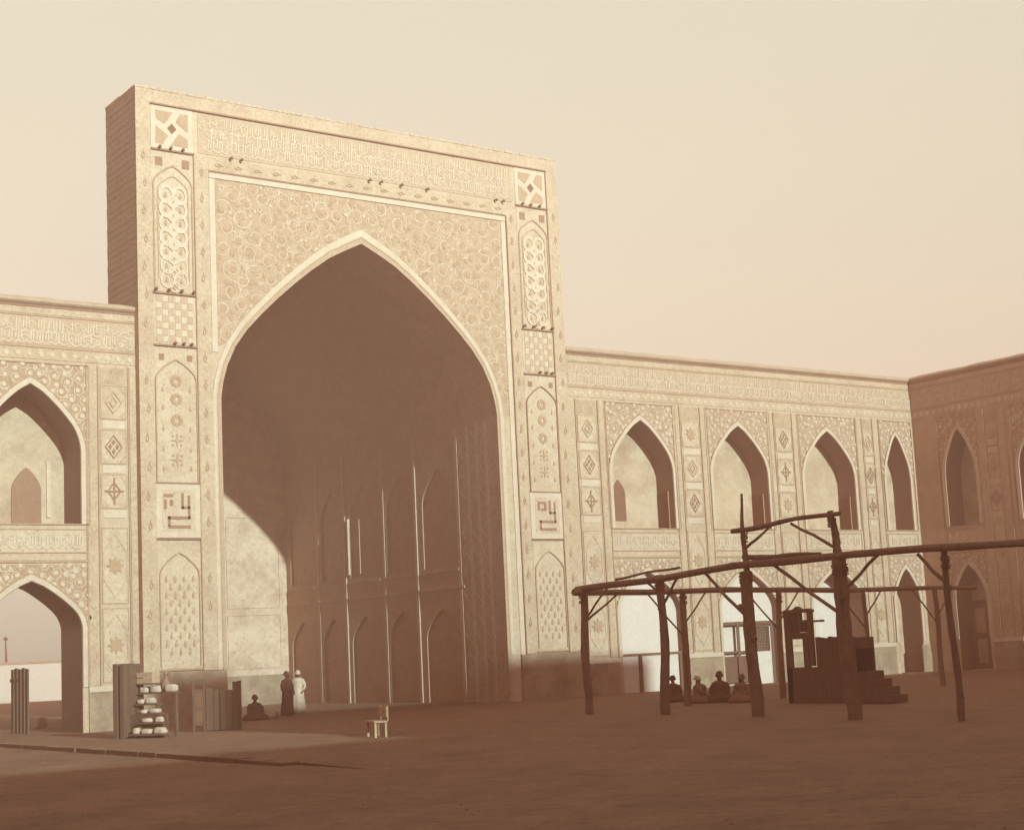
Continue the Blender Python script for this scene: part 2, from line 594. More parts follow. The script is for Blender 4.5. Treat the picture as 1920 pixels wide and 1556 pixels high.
# unlit flank: brick courses in bond, slightly uneven
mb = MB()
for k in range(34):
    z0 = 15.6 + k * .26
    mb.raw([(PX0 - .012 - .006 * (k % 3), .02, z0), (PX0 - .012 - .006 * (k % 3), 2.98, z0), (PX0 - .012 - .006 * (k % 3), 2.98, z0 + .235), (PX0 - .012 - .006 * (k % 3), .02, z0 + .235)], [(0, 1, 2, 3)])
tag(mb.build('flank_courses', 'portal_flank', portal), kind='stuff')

# borders standing proud of the panels
BT = -.055


def band(name, a0, a1, z0, z1, m='border_tile', d0=BT, parent=portal):
    return MB().rect(a0, a1, z0, z1, d0, .002, FRONT).build(name, m, parent)


def mir(x):
    return 2 * MID - x


PL0, PL1 = 22.78, 24.58        # pier panel limits (left); the right pier mirrors them
SPX0, SPX1, SPZ = 25.16, mir(25.16), 21.42
for s in (0, 1):
    f = (lambda x: x) if s == 0 else mir
    a, b = sorted((f(PX0), f(PL0)))
    band('outer_border', a, b, 2.0, PH - .003)
    a, b = sorted((f(PL1), f(SPX0)))
    band('inner_border', a, b, 2.0, 22.0)
    a, b = sorted((f(SPX0 + .02), f(SPX0 + .26)))
    band('frame_strip', a, b, 1.9 if s else 14.2, SPZ - .26, 'pale_tile', -.035)
    xs = f(22.47)
    for k in range(19):
        if rng.random() < .1: continue
        put('drop_tile', M_DROP, portal, loc=(xs + (.0 if k % 2 else .06), BT - .001, 3.0 + k * 1.10))
    for k in range(18):
        if rng.random() > .1:
            put('drop_tile', M_DROP, portal, loc=(f(24.86), BT - .001, 3.3 + k * 1.06))
band('top_border', PL0 + .001 if False else PL0 + .002, mir(PL0) - .002, 23.86, PH - .006)
band('lower_border', SPX0 + .002, SPX1 - .002, 21.44, 22.0, 'border_tile', BT)
band('frame_strip', SPX0 + .02, SPX1 - .02, SPZ - .24, SPZ - .02, 'pale_tile', -.05)
# dark tile fillets that draw the frames
for a0, a1, z0, z1 in ((PL0 - .01, mir(PL0) + .01, 23.80, 23.858), (SPX0, SPX1, SPZ - .012, SPZ + .05)):
    MB().rect(a0, a1, z0, z1, BT - .03, .001, FRONT).build('fillet', 'fillet_tile', portal)
MB().rect(SPX1 - .005, SPX1 + .05, 1.9, SPZ - .02, BT - .02, .001, FRONT).build('fillet', 'fillet_tile', portal)  # dark right-edge strips stand for the shaded panel reveals
MB().rect(PL1 - .05, PL1 - .005, 2.0, 22.0, BT - .01, .001, FRONT).build('fillet', 'soft_fillet', portal)
MB().rect(mir(PL0) - .055, mir(PL0) - .005, 2.0, 23.78, BT - .01, .001, FRONT).build('fillet', 'fillet_tile', portal)
for k in range(17):
    put('drop_tile', M_DROP, portal, m=Matrix.Translation((25.6 + k * .84, BT - .001, 21.72)) @ Matrix.Rotation(rad(90), 4, 'Y'))

mb = MB()
x = PX0 - .02
while x < PX1 - .05:
    w_ = min(rng.uniform(.24, .42), PX1 + .02 - x)
    for y0_, y1_ in ((-.065 - rng.uniform(0, .02), .6), (.602, 1.5), (1.502, 3.02)):
        mb.box(x, x + w_ - .012, y0_, y1_, PH - .02, PH + .06 + rng.uniform(-.02, .035))
    x += w_
tag(mb.build('brick_coping', 'portal_brick', portal), kind='stuff')
# inscription over the arch
ins = MB().rect(24.75, mir(24.75), 22.12, 23.72, -.02, .001, FRONT).build('inscription_panel', 'band_ground', portal)
mb = MB(True)
for k in range(3):
    script(mb, 25.0, mir(25.0), 22.2 + .42 * k, 22.82 + .42 * k, -.034, -.018, FRONT, 11 + k, .68)
tag(mb.build('lettering', 'pale_lettering', ins), kind='stuff')
for x in (26.1, 26.55, 32.44, 33.0, 34.0, 35.3, 38.9, 39.3):
    put('lamp_peg', M_PEG, portal, loc=(x, -.05, 22.06))

# corner squares with interlaced cross
for cx in (23.67, mir(23.67)):
    sq = MB().rect(cx - .86, cx + .86, 22.06, 23.78, -.02, .001, FRONT).build('corner_square', 'pale_tile', portal)
    c = 22.92
    kites = ((-.70, .72, -.12, .66, -.42, .20), (.16, .70, .70, .62, .50, -.02), (-.70, .0, -.68, -.68, -.20, -.30), (.70, -.20, .66, -.74, -.02, -.68))
    for q in range(4):
        an = q * math.pi / 2
        base = [(-.66, .68), (.06, .66), (-.30, .16), (-.66, .36)]
        pl = [(cx + x * math.cos(an) - z * math.sin(an), c + x * math.sin(an) + z * math.cos(an)) for x, z in base]
        MB().prism(pl, -.035, -.019, FRONT).build('kite_tile', 'mid_tile', sq)
    MB().prism([(cx, c + .22), (cx + .19, c), (cx, c - .22), (cx - .19, c)], -.035, -.019, FRONT).build('centre_tile', 'deep_tile', sq)
    MB().rect(cx - .9, cx + .9, 21.98, 22.05, -.09, .001, FRONT).build('fillet', 'fillet_tile', portal)
    for dx in (-.55, -.1, .4):
        put('lamp_peg', M_PEG, portal, loc=(cx + dx, -.02, 22.10))


def arch_line(name, c, half, spring, apex, w, z0, material, d0, parent):
    inn, out = arch_band(c, half, spring, apex, w, z0)
    return band_mesh(MB(), inn, out, d0, .001, FRONT).build(name, material, parent)


for s in (0, 1):
    f = (lambda x: x) if s == 0 else mir
    cx = f(23.66)
    sg = 1 if s == 0 else -1
    # tall arched panel with white interlace
    up_p = MB().rect(cx - .86, cx + .84, 16.42, 21.97, -.012, .001, FRONT).build('arched_panel', 'panel_field', portal)
    arch_line('arch_frame', cx, .76, 20.65, 21.38, .06, 16.42, 'soft_fillet', -.05, up_p)
    arch_line('arch_frame', cx, .60, 20.42, 20.98, .045, 16.9, 'mid_tile', -.035, up_p)
    for dx in (-.55, .55):
        put('square_tile', M_SQUARE, up_p, loc=(cx + dx, -.012, 21.55))
    mb = MB(True)
    for k in range(7):
        zc = 20.25 - k * .56
        w = .115 if k < 5 else .06
        for dx in (-.27, .27):
            mb.ribbon([(cx + dx + .27 * math.cos(q * math.pi / 6), zc + .33 * math.sin(q * math.pi / 6)) for q in range(12)], w, -.045, -.011, FRONT, closed=True)
        mb.ribbon([(cx + .2 * math.cos(q * math.pi / 5), zc - .28 + .2 * math.sin(q * math.pi / 5)) for q in range(10)], w * .8, -.05, -.011, FRONT, closed=True)
    tag(mb.build('white_interlace', 'pale_lettering', up_p), kind='stuff')
    for k in range(7):
        for dx, dz in ((-.30, 0), (.30, 0), (0, -.28)):
            put('bud_tile', M_BUD, up_p, m=Matrix.Translation((cx + dx, -.012, 20.22 - k * .56 + dz)) @ Matrix.Diagonal((.95, 1, .75, 1)))
    MB().rect(cx - .9, cx + .88, 16.30, 16.36, -.09, .001, FRONT).build('fillet', 'fillet_tile', portal)
    for dx in (-.78, -.26, .26, .76):
        put('lamp_peg', M_PEG, portal, loc=(cx + dx, -.02, 16.46))
    # checker panel
    ch = MB().rect(cx - .86, cx + .84, 14.36, 16.29, -.012, .001, FRONT).build('checker_panel', 'panel_field', portal)
    for r_ in range(7):
        for c_ in range(6):
            put('checker_tile', M_CHECK if (r_ + c_) % 2 == 0 else M_CHECK_L, ch, loc=(cx - .65 + c_ * .255, -.011, 14.55 + r_ * .262))
    MB().rect(cx - .9, cx + .88, 14.27, 14.33, -.09, .001, FRONT).build('fillet', 'fillet_tile', portal)
    for dx in (-.05, .3, .62):
        put('lamp_peg', M_PEG, portal, loc=(cx + dx, -.02, 14.40))
    # arched panel with rosettes
    ro = MB().rect(cx - .86, cx + .84, 9.06, 14.25, -.012, .001, FRONT).build('arched_panel', 'panel_field', portal)
    arch_line('arch_frame', cx, .80, 12.95, 13.74, .05, 9.06, 'fillet_tile' if s else 'soft_fillet', -.06, ro)
    for dx in (-.57, .57):
        put('square_tile', M_SQUARE, ro, m=Matrix.Translation((cx + dx, -.012, 13.86)) @ Matrix.Diagonal((.7, 1, .7, 1)))
    for k, z in enumerate((12.95, 12.25, 11.44, 10.66, 9.92)):
        put('rosette', M_CROSS if k in (3, 4) else M_ROSETTE, ro, loc=(cx, -.012, z))
        for dx in (-.55, .55):
            put('bud_tile', M_BUD, ro, m=Matrix.Translation((cx + dx, -.012, z - .35)) @ Matrix.Diagonal((.7, 1, .7, 1)))
    # square kufic panel
    ku = MB().rect(cx - .9, cx + .88, 6.97, 9.0, -.05, .001, FRONT).build('kufic_panel', 'pale_tile', portal)
    inner = MB().rect(cx - .66, cx + .66, 7.22, 8.78, -.06, -.049, FRONT).build('kufic_field', 'panel_field', ku)
    zc = 8.0
    strokes = [(.10, .66, .20, .06), (.10, .16, .46, .06), (.36, .58, .46, -.32), (-.46, -.22, .46, -.34), (-.44, -.22, -.34, -.60), (-.44, -.56, .46, -.68)]
    strokes += [(-.52, .62, -.40, .20), (-.40, .60, -.05, .50), (-.16, .50, -.05, .28), (-.34, .30, -.05, .20)] if s else [(-.60, .62, -.22, .50), (-.60, .40, -.48, .05), (-.36, .40, -.22, .18)]
    for x0, z0, x1, z1 in strokes:
        a, b = sorted((x0, x1)); c_, d_ = sorted((z0, z1))
        MB().rect(cx + a, cx + b, zc + c_ - .0, zc + d_, -.075, -.059, FRONT).build('kufic_stroke', 'dark_tile', inner)
    for z in (6.90, 9.01):
        MB().rect(cx - .9, cx + .88, z, z + .05, -.08, .001, FRONT).build('fillet', 'fillet_tile', portal)
    # lower arched panel sown with drops
    dr = MB().rect(cx - .86, cx + .84, 2.12, 6.88, -.012, .001, FRONT).build('arched_panel', 'panel_field', portal)
    arch_line('arch_frame', cx, .76, 5.55, 6.38, .05, 2.2, 'soft_fillet', -.06, dr)
    for r_ in range(10):
        for c_ in range(4 if r_ % 2 else 3):
            put('bud_tile', M_BUD, dr, m=Matrix.Translation((cx - (.54 if r_ % 2 else .36) + c_ * .36, -.012, 2.7 + r_ * .30)) @ Matrix.Diagonal((.85, 1, .85, 1)))
    MB().rect(cx - .88, cx + .88, 2.03, 2.09, -.08, .001, FRONT).build('fillet', 'soft_fillet', portal)
    # rough stone foot of the pier
    a, b = sorted((f(PX0 - .04), f(JL - .06)))
    MB().rect(a, b, 0, 1.98, -.13, .001, FRONT).build('dado', 'rough_dado', portal)

# arch mouldings
w_in, z_in = 0.0, 0.0
for w_, d_, m_, z_ in ((.13, -.06, 'parapet_coping', 0.0), (.045, -.07, 'soft_fillet', 2.0), (.035, -.055, 'pale_tile', 2.0), (.15, -.045, 'pale_tile', 2.0)):
    i1, o1 = arch_band(AX, HALF + w_in, SPR, APX + w_in * 1.7, w_, z_, 1.7)
    band_mesh(MB(), i1, o1, d_, .001, FRONT).build('arch_moulding', m_, portal)
    w_in += w_

# spandrels
oc = arch(AX, HALF + w_in, SPR, APX + w_in * 1.7)
sp_poly = [p for p in oc[::-1] if p[0] > SPX0 + .29] + [(SPX1 - .28, SPR), (SPX1 - .28, SPZ - .26), (SPX0 + .28, SPZ - .26)]
sp_poly = [(SPX0 + .28, sp_poly[0][1] - .2)] + sp_poly
spd = MB().prism(sp_poly, -.015, .001, FRONT).build('spandrel', 'spandrel_ground', portal)
mb = MB(True)
region = lambda x, z: inside((x, z), sp_poly)
spots = scrolls(mb, region, (SPX0 + .5, SPX1 - .4, SPR + .5, SPZ - .4), .58, -.022, -.014, FRONT, 5, .042)
tag(mb.build('vine_scrolls', 'spandrel_vine', spd), kind='stuff')
r2 = random.Random(3)
for x, z in spots:
    put('blossom', M_BLOSSOM, spd, m=Matrix.Translation((x, -.0145, z)) @ Matrix.Rotation(r2.uniform(0, 1), 4, 'Y') @ Matrix.Diagonal((1.1, 1, 1.1, 1)))
    if r2.random() < .75:
        x2, z2 = x + .38, z + r2.uniform(-.3, .3)
        if region(x2, z2):
            put('blossom', M_BLOSSOM_L if r2.random() < .5 else M_BLOSSOM, spd, m=Matrix.Translation((x2, -.0148, z2)) @ Matrix.Diagonal((.75, 1, .75, 1)))

# ---- vaulted hall behind the arch
va = arch(AX, HALF, SPR, APX)
inn = [(JR, SPR - .01)] + va + [(JL, SPR - .01)]
outp = [(JR + .6, SPR - .01)] + arch(AX, HALF + .6, SPR, APX + .6) + [(JL - .6, SPR - .01)]
band_mesh(MB(), inn, outp, 3.0, HALL_Y + .5, FRONT).build('vault', 'hall_plaster', portal)
MB().prism([(27.0, 0), (JR + .5, 0)] + arch(AX, HALF + .5, SPR, APX + .5) + [(JL - .5, 7.2), (27.0, 7.2)], HALL_Y, HALL_Y + .45, FRONT).build('back_wall', 'hall_back', portal)
MB().box(JL - .6, JL, 3.0, 14.5, 0, 7.2).build('side_wall', 'hall_plaster', portal)
MB().box(JL - .6, JL, 3.0, HALL_Y, 7.2, SPR).build('side_wall', 'hall_plaster', portal)


def RHALL(a, z, d):            # hall wall on the right: a = y, d = depth into the wall
    return (JR + d, a, z)


# right wall: two storeys of blind pointed niches between pilasters
edges = [3.0, 6.9, 9.9, 13.7, 16.6, HALL_Y]
niches = {0: None, 1: (8.5, 1.25), 2: (11.95, 1.4), 3: (15.2, 1.15), 4: (18.5, 1.3)}
niches[0] = (5.0, 1.4)
for i in range(5):
    a0, a1 = edges[i], edges[i + 1]
    c, h = niches[i]
    MB().prism(notch(a0, a1, 0, 4.9, c, h, 2.9, 4.2), 0, .14, RHALL).build('wall_bay', 'hall_plaster', portal)
    MB().rect(a0, a1, 4.9, 6.1, 0, .14, RHALL).build('wall_bay', 'hall_plaster', portal)
    MB().prism(notch(a0, a1, 6.1, SPR, c, h, 9.0, 10.6), 0, .14, RHALL).build('wall_bay', 'hall_plaster', portal)
    MB().rect(a0 + .05, a1 - .05, 5.05, 5.16, -.05, 0.001, RHALL).build('string_course', 'hall_plaster', portal)
    MB().rect(c - h - .15, c + h + .15, 5.85, 5.95, -.05, 0.001, RHALL).build('string_course', 'hall_plaster', portal)
MB().rect(3.0, HALL_Y, 0, SPR, .14, .6, RHALL).build('niche_backing', 'hall_plaster', portal)
for y in edges[1:-1] + [3.25, 2.3, 1.55, .85]:
    p = {16.6: .025, 13.7: .06, 9.9: .028, 6.9: .05, 3.25: .022}.get(y, .012)
    MB().rect(y, y + .22, 0, 12.3, -p, .001, RHALL).build('pilaster', 'pale_tile', portal)
mb = MB()
for y0, y1 in ((.95, 1.5), (1.7, 2.25), (2.45, 3.1)):
    z = 1.2
    k = 0
    while z < 11.6:
        ya, yb = (y0, y1) if k % 2 else (y1, y0)
        mb.ribbon([(ya, z), ((ya + yb) / 2 + rng.uniform(-.1, .1), z + rng.uniform(.1, .35)), (yb, z + .45)], .02, -.014, .001, RHALL)
        z += .45
        k += 1
tag(mb.build('strapwork', 'pale_tile', portal), kind='stuff')
MB().rect(13.32, 13.46, 6.3, 9.1, -.11, .001, RHALL).build('window_jamb', 'pale_tile', portal)
MB().rect(12.3, 12.36, 6.3, 9.0, -.03, .001, RHALL).build('window_jamb', 'pale_tile', portal)
# faint panels and a darker foot band on the back wall
for a0, a1, z0, z1 in ((33.2, 34.5, 2.4, 9.4), (35.0, 38.1, 5.05, 9.9), (35.0, 38.1, 1.9, 4.75)):
    for q in ((a0, a1, z0, z0 + .08), (a0, a1, z1 - .08, z1), (a0, a0 + .08, z0 + .08, z1 - .08), (a1 - .08, a1, z0 + .08, z1 - .08)):
        MB().rect(*q, HALL_Y - .04, HALL_Y + .001, FRONT).build('panel_frame', 'hall_back', portal)
MB().rect(27.02, JR - .11, 0, 1.55, HALL_Y - .06, HALL_Y + .001, FRONT).build('hall_foot_band', 'rough_dado', portal)

# ================================================================ arcaded wings
WY = .35                       # the wings stand a little behind the portal face
TOPZ = 15.55


def WING(a, z, d):
    return (a, WY + d, z)


def RET(a, z, d):              # return wall on the right: a = -y, d = depth into the wall
    return (66.2 + d, -a, z)


def BACKC(a, z, d):            # court side behind the camera, facing the portal
    return (a, -62 - d, z)


def LEFTC(a, z, d):            # court side left of the camera
    return (-9 - d, a, z)


M_DUST = {}


def wing_top(parent, a0, a1, fr, seed, letters=True):
    MB().rect(a0, a1, 13.42, TOPZ - .02, 0, 1.6, fr).build('attic_wall', 'buff_brick', parent)
    n = 7
    r = random.Random(seed)
    seg = max(2, int((a1 - a0) / .55))
    v, f = [], []
    m = n + 3
    for i in range(seg + 1):
        a = a0 + (a1 - a0) * i / seg
        jz, jd = r.uniform(-.025, .025), r.uniform(-.012, .012)
        pts = [(-.15 * math.sin(math.pi * k / n) + jd, TOPZ - .04 + (.30 + jz) * k / n) for k in range(n + 1)] + [(1.62, TOPZ + .26), (1.62, TOPZ - .04)]
        v += [fr(a, z, d) for d, z in pts]
    for i in range(seg):
        f += [(i * m + k, i * m + (k + 1) % m, (i + 1) * m + (k + 1) % m, (i + 1) * m + k) for k in range(m)]
    f += [tuple(range(m)), tuple(range(seg * m + m - 1, seg * m - 1, -1))]
    MB().raw(v, f).build('cornice', 'parapet_coping', parent)
    MB().rect(a0, a1, TOPZ - .12, TOPZ - .042, -.03, .001, fr).build('fillet', 'fillet_tile', parent)  # dark strip painted as the shadow line under the cornice
    MB().rect(a0 + .02, a1 - .02, 15.18, 15.42, -.022, .001, fr).build('cornice_border', 'border_tile', parent)
    MB().rect(a0 + .02, a1 - .02, 15.10, 15.15, -.03, .001, fr).build('fillet', 'soft_fillet', parent)
    MB().rect(a0 + .02, a1 - .02, 13.93, 13.99, -.03, .001, fr).build('fillet', 'soft_fillet', parent)
    MB().rect(a0 + .02, a1 - .02, 13.50, 13.91, -.025, .001, fr).build('floret_border', 'border_tile', parent)
    if letters:
        p = MB().rect(a0 + .35, a1 - .02, 14.02, 15.08, -.015, .001, fr).build('inscription_panel', 'band_ground', parent)
        mb = MB(True)
        script(mb, a0 + .4, a1 - .1, 14.05, 14.62, -.032, -.014, fr, seed, .72)
        script(mb, a0 + .4, a1 - .1, 14.46, 15.05, -.033, -.014, fr, seed + 1, .72)
        tag(mb.build('lettering', 'pale_lettering', p), kind='stuff')
        k = 0
        a = a0 + .3
        me = motif_mesh('floret_tile', [star(4, .13, .07)], 'pale_tile', -.015)
        while a < a1 - .2:
            x, y, z = fr(a, 13.7, -.025)
            put('floret_tile', me, parent, m=Matrix.Translation((x, y, z)) if fr is WING else Matrix.Translation((x, y, z)) @ Matrix.Rotation(rad(-90), 4, 'Z'))
            a += .42


def frame_lines(parent, a0, a1, z0, z1, w, d, material, fr, name='fillet'):
    for q in ((a0, a1, z0, z0 + w), (a0, a1, z1 - w, z1), (a0, a0 + w, z0 + w, z1 - w), (a1 - w, a1, z0 + w, z1 - w)):
        MB().rect(*q, d, .001, fr).build(name, material, parent)


def pilaster(parent, c, fr, hw=.62, rich=True):
    """vertical strip of stacked tile panels between two arches"""
    for sgn in (-1, 1):
        a = c + sgn * (hw + .03)
        MB().rect(a - .03, a + .03, 1.65, 13.4, -.05, .001, fr).build('fillet', 'soft_fillet', parent)
        a = c + sgn * (hw + .26)
        MB().rect(a - .18, a + .18, 1.65, 13.4, -.03, .001, fr).build('border_strip', 'border_tile', parent)
        a = c + sgn * (hw + .48)
        MB().rect(a - .03, a + .03, 1.65, 13.4, -.05, .001, fr).build('fillet', 'soft_fillet', parent)
    R = Matrix.Identity(4) if fr is WING else Matrix.Rotation(rad(-90), 4, 'Z')
    for k, z in enumerate((12.05, 10.38, 8.72)):
        p = MB().rect(c - hw + .06, c + hw - .06, z - .62, z + .62, -.012, .001, fr).build('tile_panel', 'panel_field', parent)
        frame_lines(p, c - hw + .05, c + hw - .05, z - .64, z + .64, .03, -.028, 'mid_tile', fr, 'panel_edge')
        put('diamond_tile', (M_DIAMOND, M_DIAMOND_X, M_DIAMOND_S, M_DIAMOND_O)[(k + int(abs(c) * 3)) % 4], p, m=Matrix.Translation(fr(c, z, -.013)) @ R)
        if rich:
            for sx in (-1, 1):
                for sz in (-1, 1):
                    MB().prism([(c + sx * .52, z + sz * .58), (c + sx * .20, z + sz * .58), (c + sx * .52, z + sz * .18)], -.024, -.0115, fr).build('corner_tile', 'border_tile', p)
        if k < 3:
            MB().rect(c - hw + .12, c + hw - .12, z - .98, z - .70, -.02, .001, fr).build('cartouche', 'pale_tile', parent)
    MB().rect(c - hw + .06, c + hw - .06, 12.75, 13.36, -.012, .001, fr).build('tile_panel', 'spandrel_ground', parent)
    for z0, z1 in ((4.6, 7.35), (1.75, 4.4)):
        p = MB().rect(c - hw + .06, c + hw - .06, z0, z1, -.012, .001, fr).build('tile_panel', 'panel_field', parent)
        frame_lines(p, c - hw + .05, c + hw - .05, z0 - .02, z1 + .02, .03, -.028, 'mid_tile', fr, 'panel_edge')
        zc = (z0 + z1) / 2
        MB().ribbon([(c, z1 - .2), (c + .44, zc + .5), (c + .44, zc - .5), (c, z0 + .2), (c - .44, zc - .5), (c - .44, zc + .5)], .06, -.03, -.0115, fr, closed=True).build('lozenge_frame', 'border_tile', p)
        put('diamond_tile', M_DIAMOND_S, p, m=Matrix.Translation(fr(c, zc, -.013)) @ R)
    MB().rect(c - hw - .5, c + hw + .5, 0, 1.42, -.07, .001, fr).build('dado', 'rough_dado', parent)
    MB().rect(c - hw - .5, c + hw + .5, 1.42, 1.62, -.10, .001, fr).build('dado_ledge', 'pale_tile', parent)


def bay(parent, c, fr, seed, hw=3.135, half=1.85, niche=1.2, low=.35, lowback=False, a0=None, a1=None, rich=True, fr_half=2.12):
    a0 = c - hw if a0 is None else a0
    a1 = c + hw if a1 is None else a1
    MB().prism(notch(a0, a1, 7.5, 13.42, c, half, 10.2, 12.6), 0, niche, fr).build('upper_wall', 'buff_brick', parent)
    MB().rect(a0, a1, 6.1, 7.5, 0, niche + .25, fr).build('floor_band', 'buff_brick', parent)
    MB().prism(notch(a0, a1, 0, 6.1, c, half, 3.75, 5.46), 0, low, fr).build('lower_wall', 'buff_brick', parent)
    MB().rect(a0, a1, 7.5, 13.42, niche, niche + .3, fr).build('niche_wall', 'back_plaster', parent)
    if lowback:
        MB().rect(a0, a1, 0, 6.1, low, low + .3, fr).build('niche_wall', lowback if isinstance(lowback, str) else 'back_plaster', parent)
    # arch borders
    for spring, apex, z0 in ((10.2, 12.6, 7.5), (3.75, 5.46, 1.62)):
        i1, o1 = arch_band(c, half, spring, apex, .17, z0, 1.35)
        band_mesh(MB(), i1, o1, -.05, .001, fr).build('arch_moulding', 'pale_tile', parent)
        i2, o2 = arch_band(c, half + .17, spring, apex + .23, .04, z0, 1.35)
        band_mesh(MB(), i2, o2, -.06, .001, fr).build('arch_moulding', 'soft_fillet', parent)
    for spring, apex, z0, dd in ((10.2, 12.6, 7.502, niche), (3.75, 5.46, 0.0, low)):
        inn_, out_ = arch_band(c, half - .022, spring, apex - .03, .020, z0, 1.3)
        band_mesh(MB(), inn_, out_, .004, dd - .003, fr).build('reveal_shade', 'shade_lining', parent)  # added liner that darkens the reveals as shade would
    # tile spandrels
    for spring, apex, zt in ((10.2, 12.6, 13.33), (3.75, 5.46, 6.02)):
        oc_ = arch(c, half + .22, spring, apex + .30)
        poly = [p for p in oc_[::-1]] + [(c + fr_half, spring), (c + fr_half, zt), (c - fr_half, zt), (c - fr_half, spring)]
        sp = MB().prism(poly, -.012, .001, fr).build('spandrel', 'wing_spandrel_ground', parent)
        mb = MB(True)
        rg = lambda x, z: inside((x, z), poly)
        sp_ = scrolls(mb, rg, (c - fr_half + .1, c + fr_half, spring + .3, zt), .34, -.022, -.0115, fr, seed, .036)
        for x, z in sp_:
            mb.prism([(x + .09 * math.cos(q * 1.2566), z + .09 * math.sin(q * 1.2566)) for q in range(5)], -.03, -.0115, fr)
        tag(mb.build('vine_scrolls', 'pale_tile', sp), kind='stuff')
    frame_lines(parent, c - fr_half - .06, c + fr_half + .06, 7.46, 13.39, .045, -.05, 'soft_fillet', fr)
    # sill panel with lettering
    sl = MB().rect(c - fr_half + .05, c + fr_half - .05, 6.46, 7.30, -.012, .001, fr).build('sill_panel', 'panel_field', parent)
    frame_lines(sl, c - fr_half + .05, c + fr_half - .05, 6.44, 7.32, .04, -.035, 'soft_fillet', fr, 'panel_edge')
    mb = MB(True)
    script(mb, c - fr_half + .25, c + fr_half - .25, 6.58, 7.18, -.032, -.0115, fr, seed + 50, .75)
    tag(mb.build('lettering', 'pale_lettering', sl), kind='stuff')
    MB().rect(c - fr_half - .02, c + fr_half + .02, 6.10, 6.20, -.045, .001, fr).build('string_course', 'soft_fillet', parent)


rw = thing('arcade_wing', (54.3, 1, 0), 'sunlit two storey arcade of tiled pointed arches right of the great portal', 'arcade')
X0 = PX1 - .02
XE = 66.2
wing_top(rw, X0, XE, WING, 21)
cs = (46.92, 53.18, 59.46)
for c in cs:
    MB().box(c + 1.80, c + 1.826, WY + .42, WY + 1.1, 7.503, 9.25).build('side_doorway', 'deep_tile', rw)  # dark slab drawn for a shaded door recess
    MB().box(c + 1.79, c + 1.826, WY + .36, WY + .41, 7.503, 9.3).build('door_frame', 'pale_timber', rw)
for i, c in enumerate(cs):
    bay(rw, c, WING, 31 + i, a0=(X0 if i == 0 else None), a1=None, low=(.34, .34, 1.25)[i], lowback='plaster_white')
bay(rw, 64.72, WING, 41, a0=62.595, a1=XE, half=.95, low=1.3, lowback=True, fr_half=1.25)
for c in (43.75, 50.05, 56.31, 62.55):
    pilaster(rw, c, WING, hw=.38 if c > 62 else .62)
MB().rect(65.5, XE - .001, 0, 1.42, -.06, .001, WING).build('dado', 'rough_dado', rw)
# low doorway in the first upper recess, its shaded depth a dark panel
bx, bz = 44.55, 8.1
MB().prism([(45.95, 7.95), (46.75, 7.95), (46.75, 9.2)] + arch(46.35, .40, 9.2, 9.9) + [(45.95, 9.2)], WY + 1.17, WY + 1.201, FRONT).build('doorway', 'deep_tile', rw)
# roofing behind the attic
MB().box(X0, XE + 1.6, WY + 1.6, WY + 2.0, 6.2, TOPZ - .1).build('rear_wall', 'roof_mud', rw)

lw = thing('arcade_wing', (12, 1, 0), 'sunlit two storey arcade with open archway left of the great portal', 'arcade')
wing_top(lw, -9, PX0 + .02, WING, 61)
LC = (18.2, 11.93, 5.66, -.61, -6.5)
for i, c in enumerate(LC):
    bay(lw, c, WING, 71 + i, a1=(PX0 + .02 if i == 0 else None), a0=(-9 if i == 4 else None), niche=1.75, low=2.2, rich=i < 2)
for c in (21.30, 15.07, 8.8):
    pilaster(lw, c, WING, hw=.55)
# small doorway inside the upper recess on the left
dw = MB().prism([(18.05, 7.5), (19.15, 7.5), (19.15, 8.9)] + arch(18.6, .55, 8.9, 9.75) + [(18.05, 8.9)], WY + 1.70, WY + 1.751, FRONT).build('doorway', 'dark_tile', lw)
for a in (19.35, 20.6):
    MB().rect(a, a + .16, 7.9, 10.0, WY + 1.69, WY + 1.751, FRONT).build('niche_strip', 'pale_tile', lw)
MB().box(-9, PX0 + .02, WY + 2.05, WY + 2.4, 6.2, TOPZ - .1).build('rear_wall', 'roof_mud', lw)

# ---- return wall of the court on the right, in shade
ret = thing('court_side_wall', (67, -28, 0), 'shaded return wing with pointed niches at the right edge', 'arcade')
wing_top(ret, -.35, 57, RET, 91)
bay(ret, 2.62, RET, 95, half=.98, low=1.2, lowback=True, fr_half=1.28, a0=-.349, a1=5.0)
for i, c in enumerate((8.13, 14.4, 20.67, 26.94, 33.2, 39.5, 45.75, 52.0)):
    bay(ret, c, RET, 96 + i, a0=5.0 if i == 0 else None, a1=57 if i == 7 else None, low=1.2, lowback=True, rich=False)
pilaster(ret, 4.75, RET, hw=.42)
pilaster(ret, 11.27, RET)
leaf = MB().rect(1.75, 3.5, 0, 3.6, 1.12, 1.201, RET).build('door', 'mid_timber', ret)
for a in (1.9, 2.72):
    for z in (.3, 1.9):
        MB().rect(a, a + .62, z, z + 1.3, 1.09, 1.121, RET).build('door_panel', 'pale_timber', leaf)

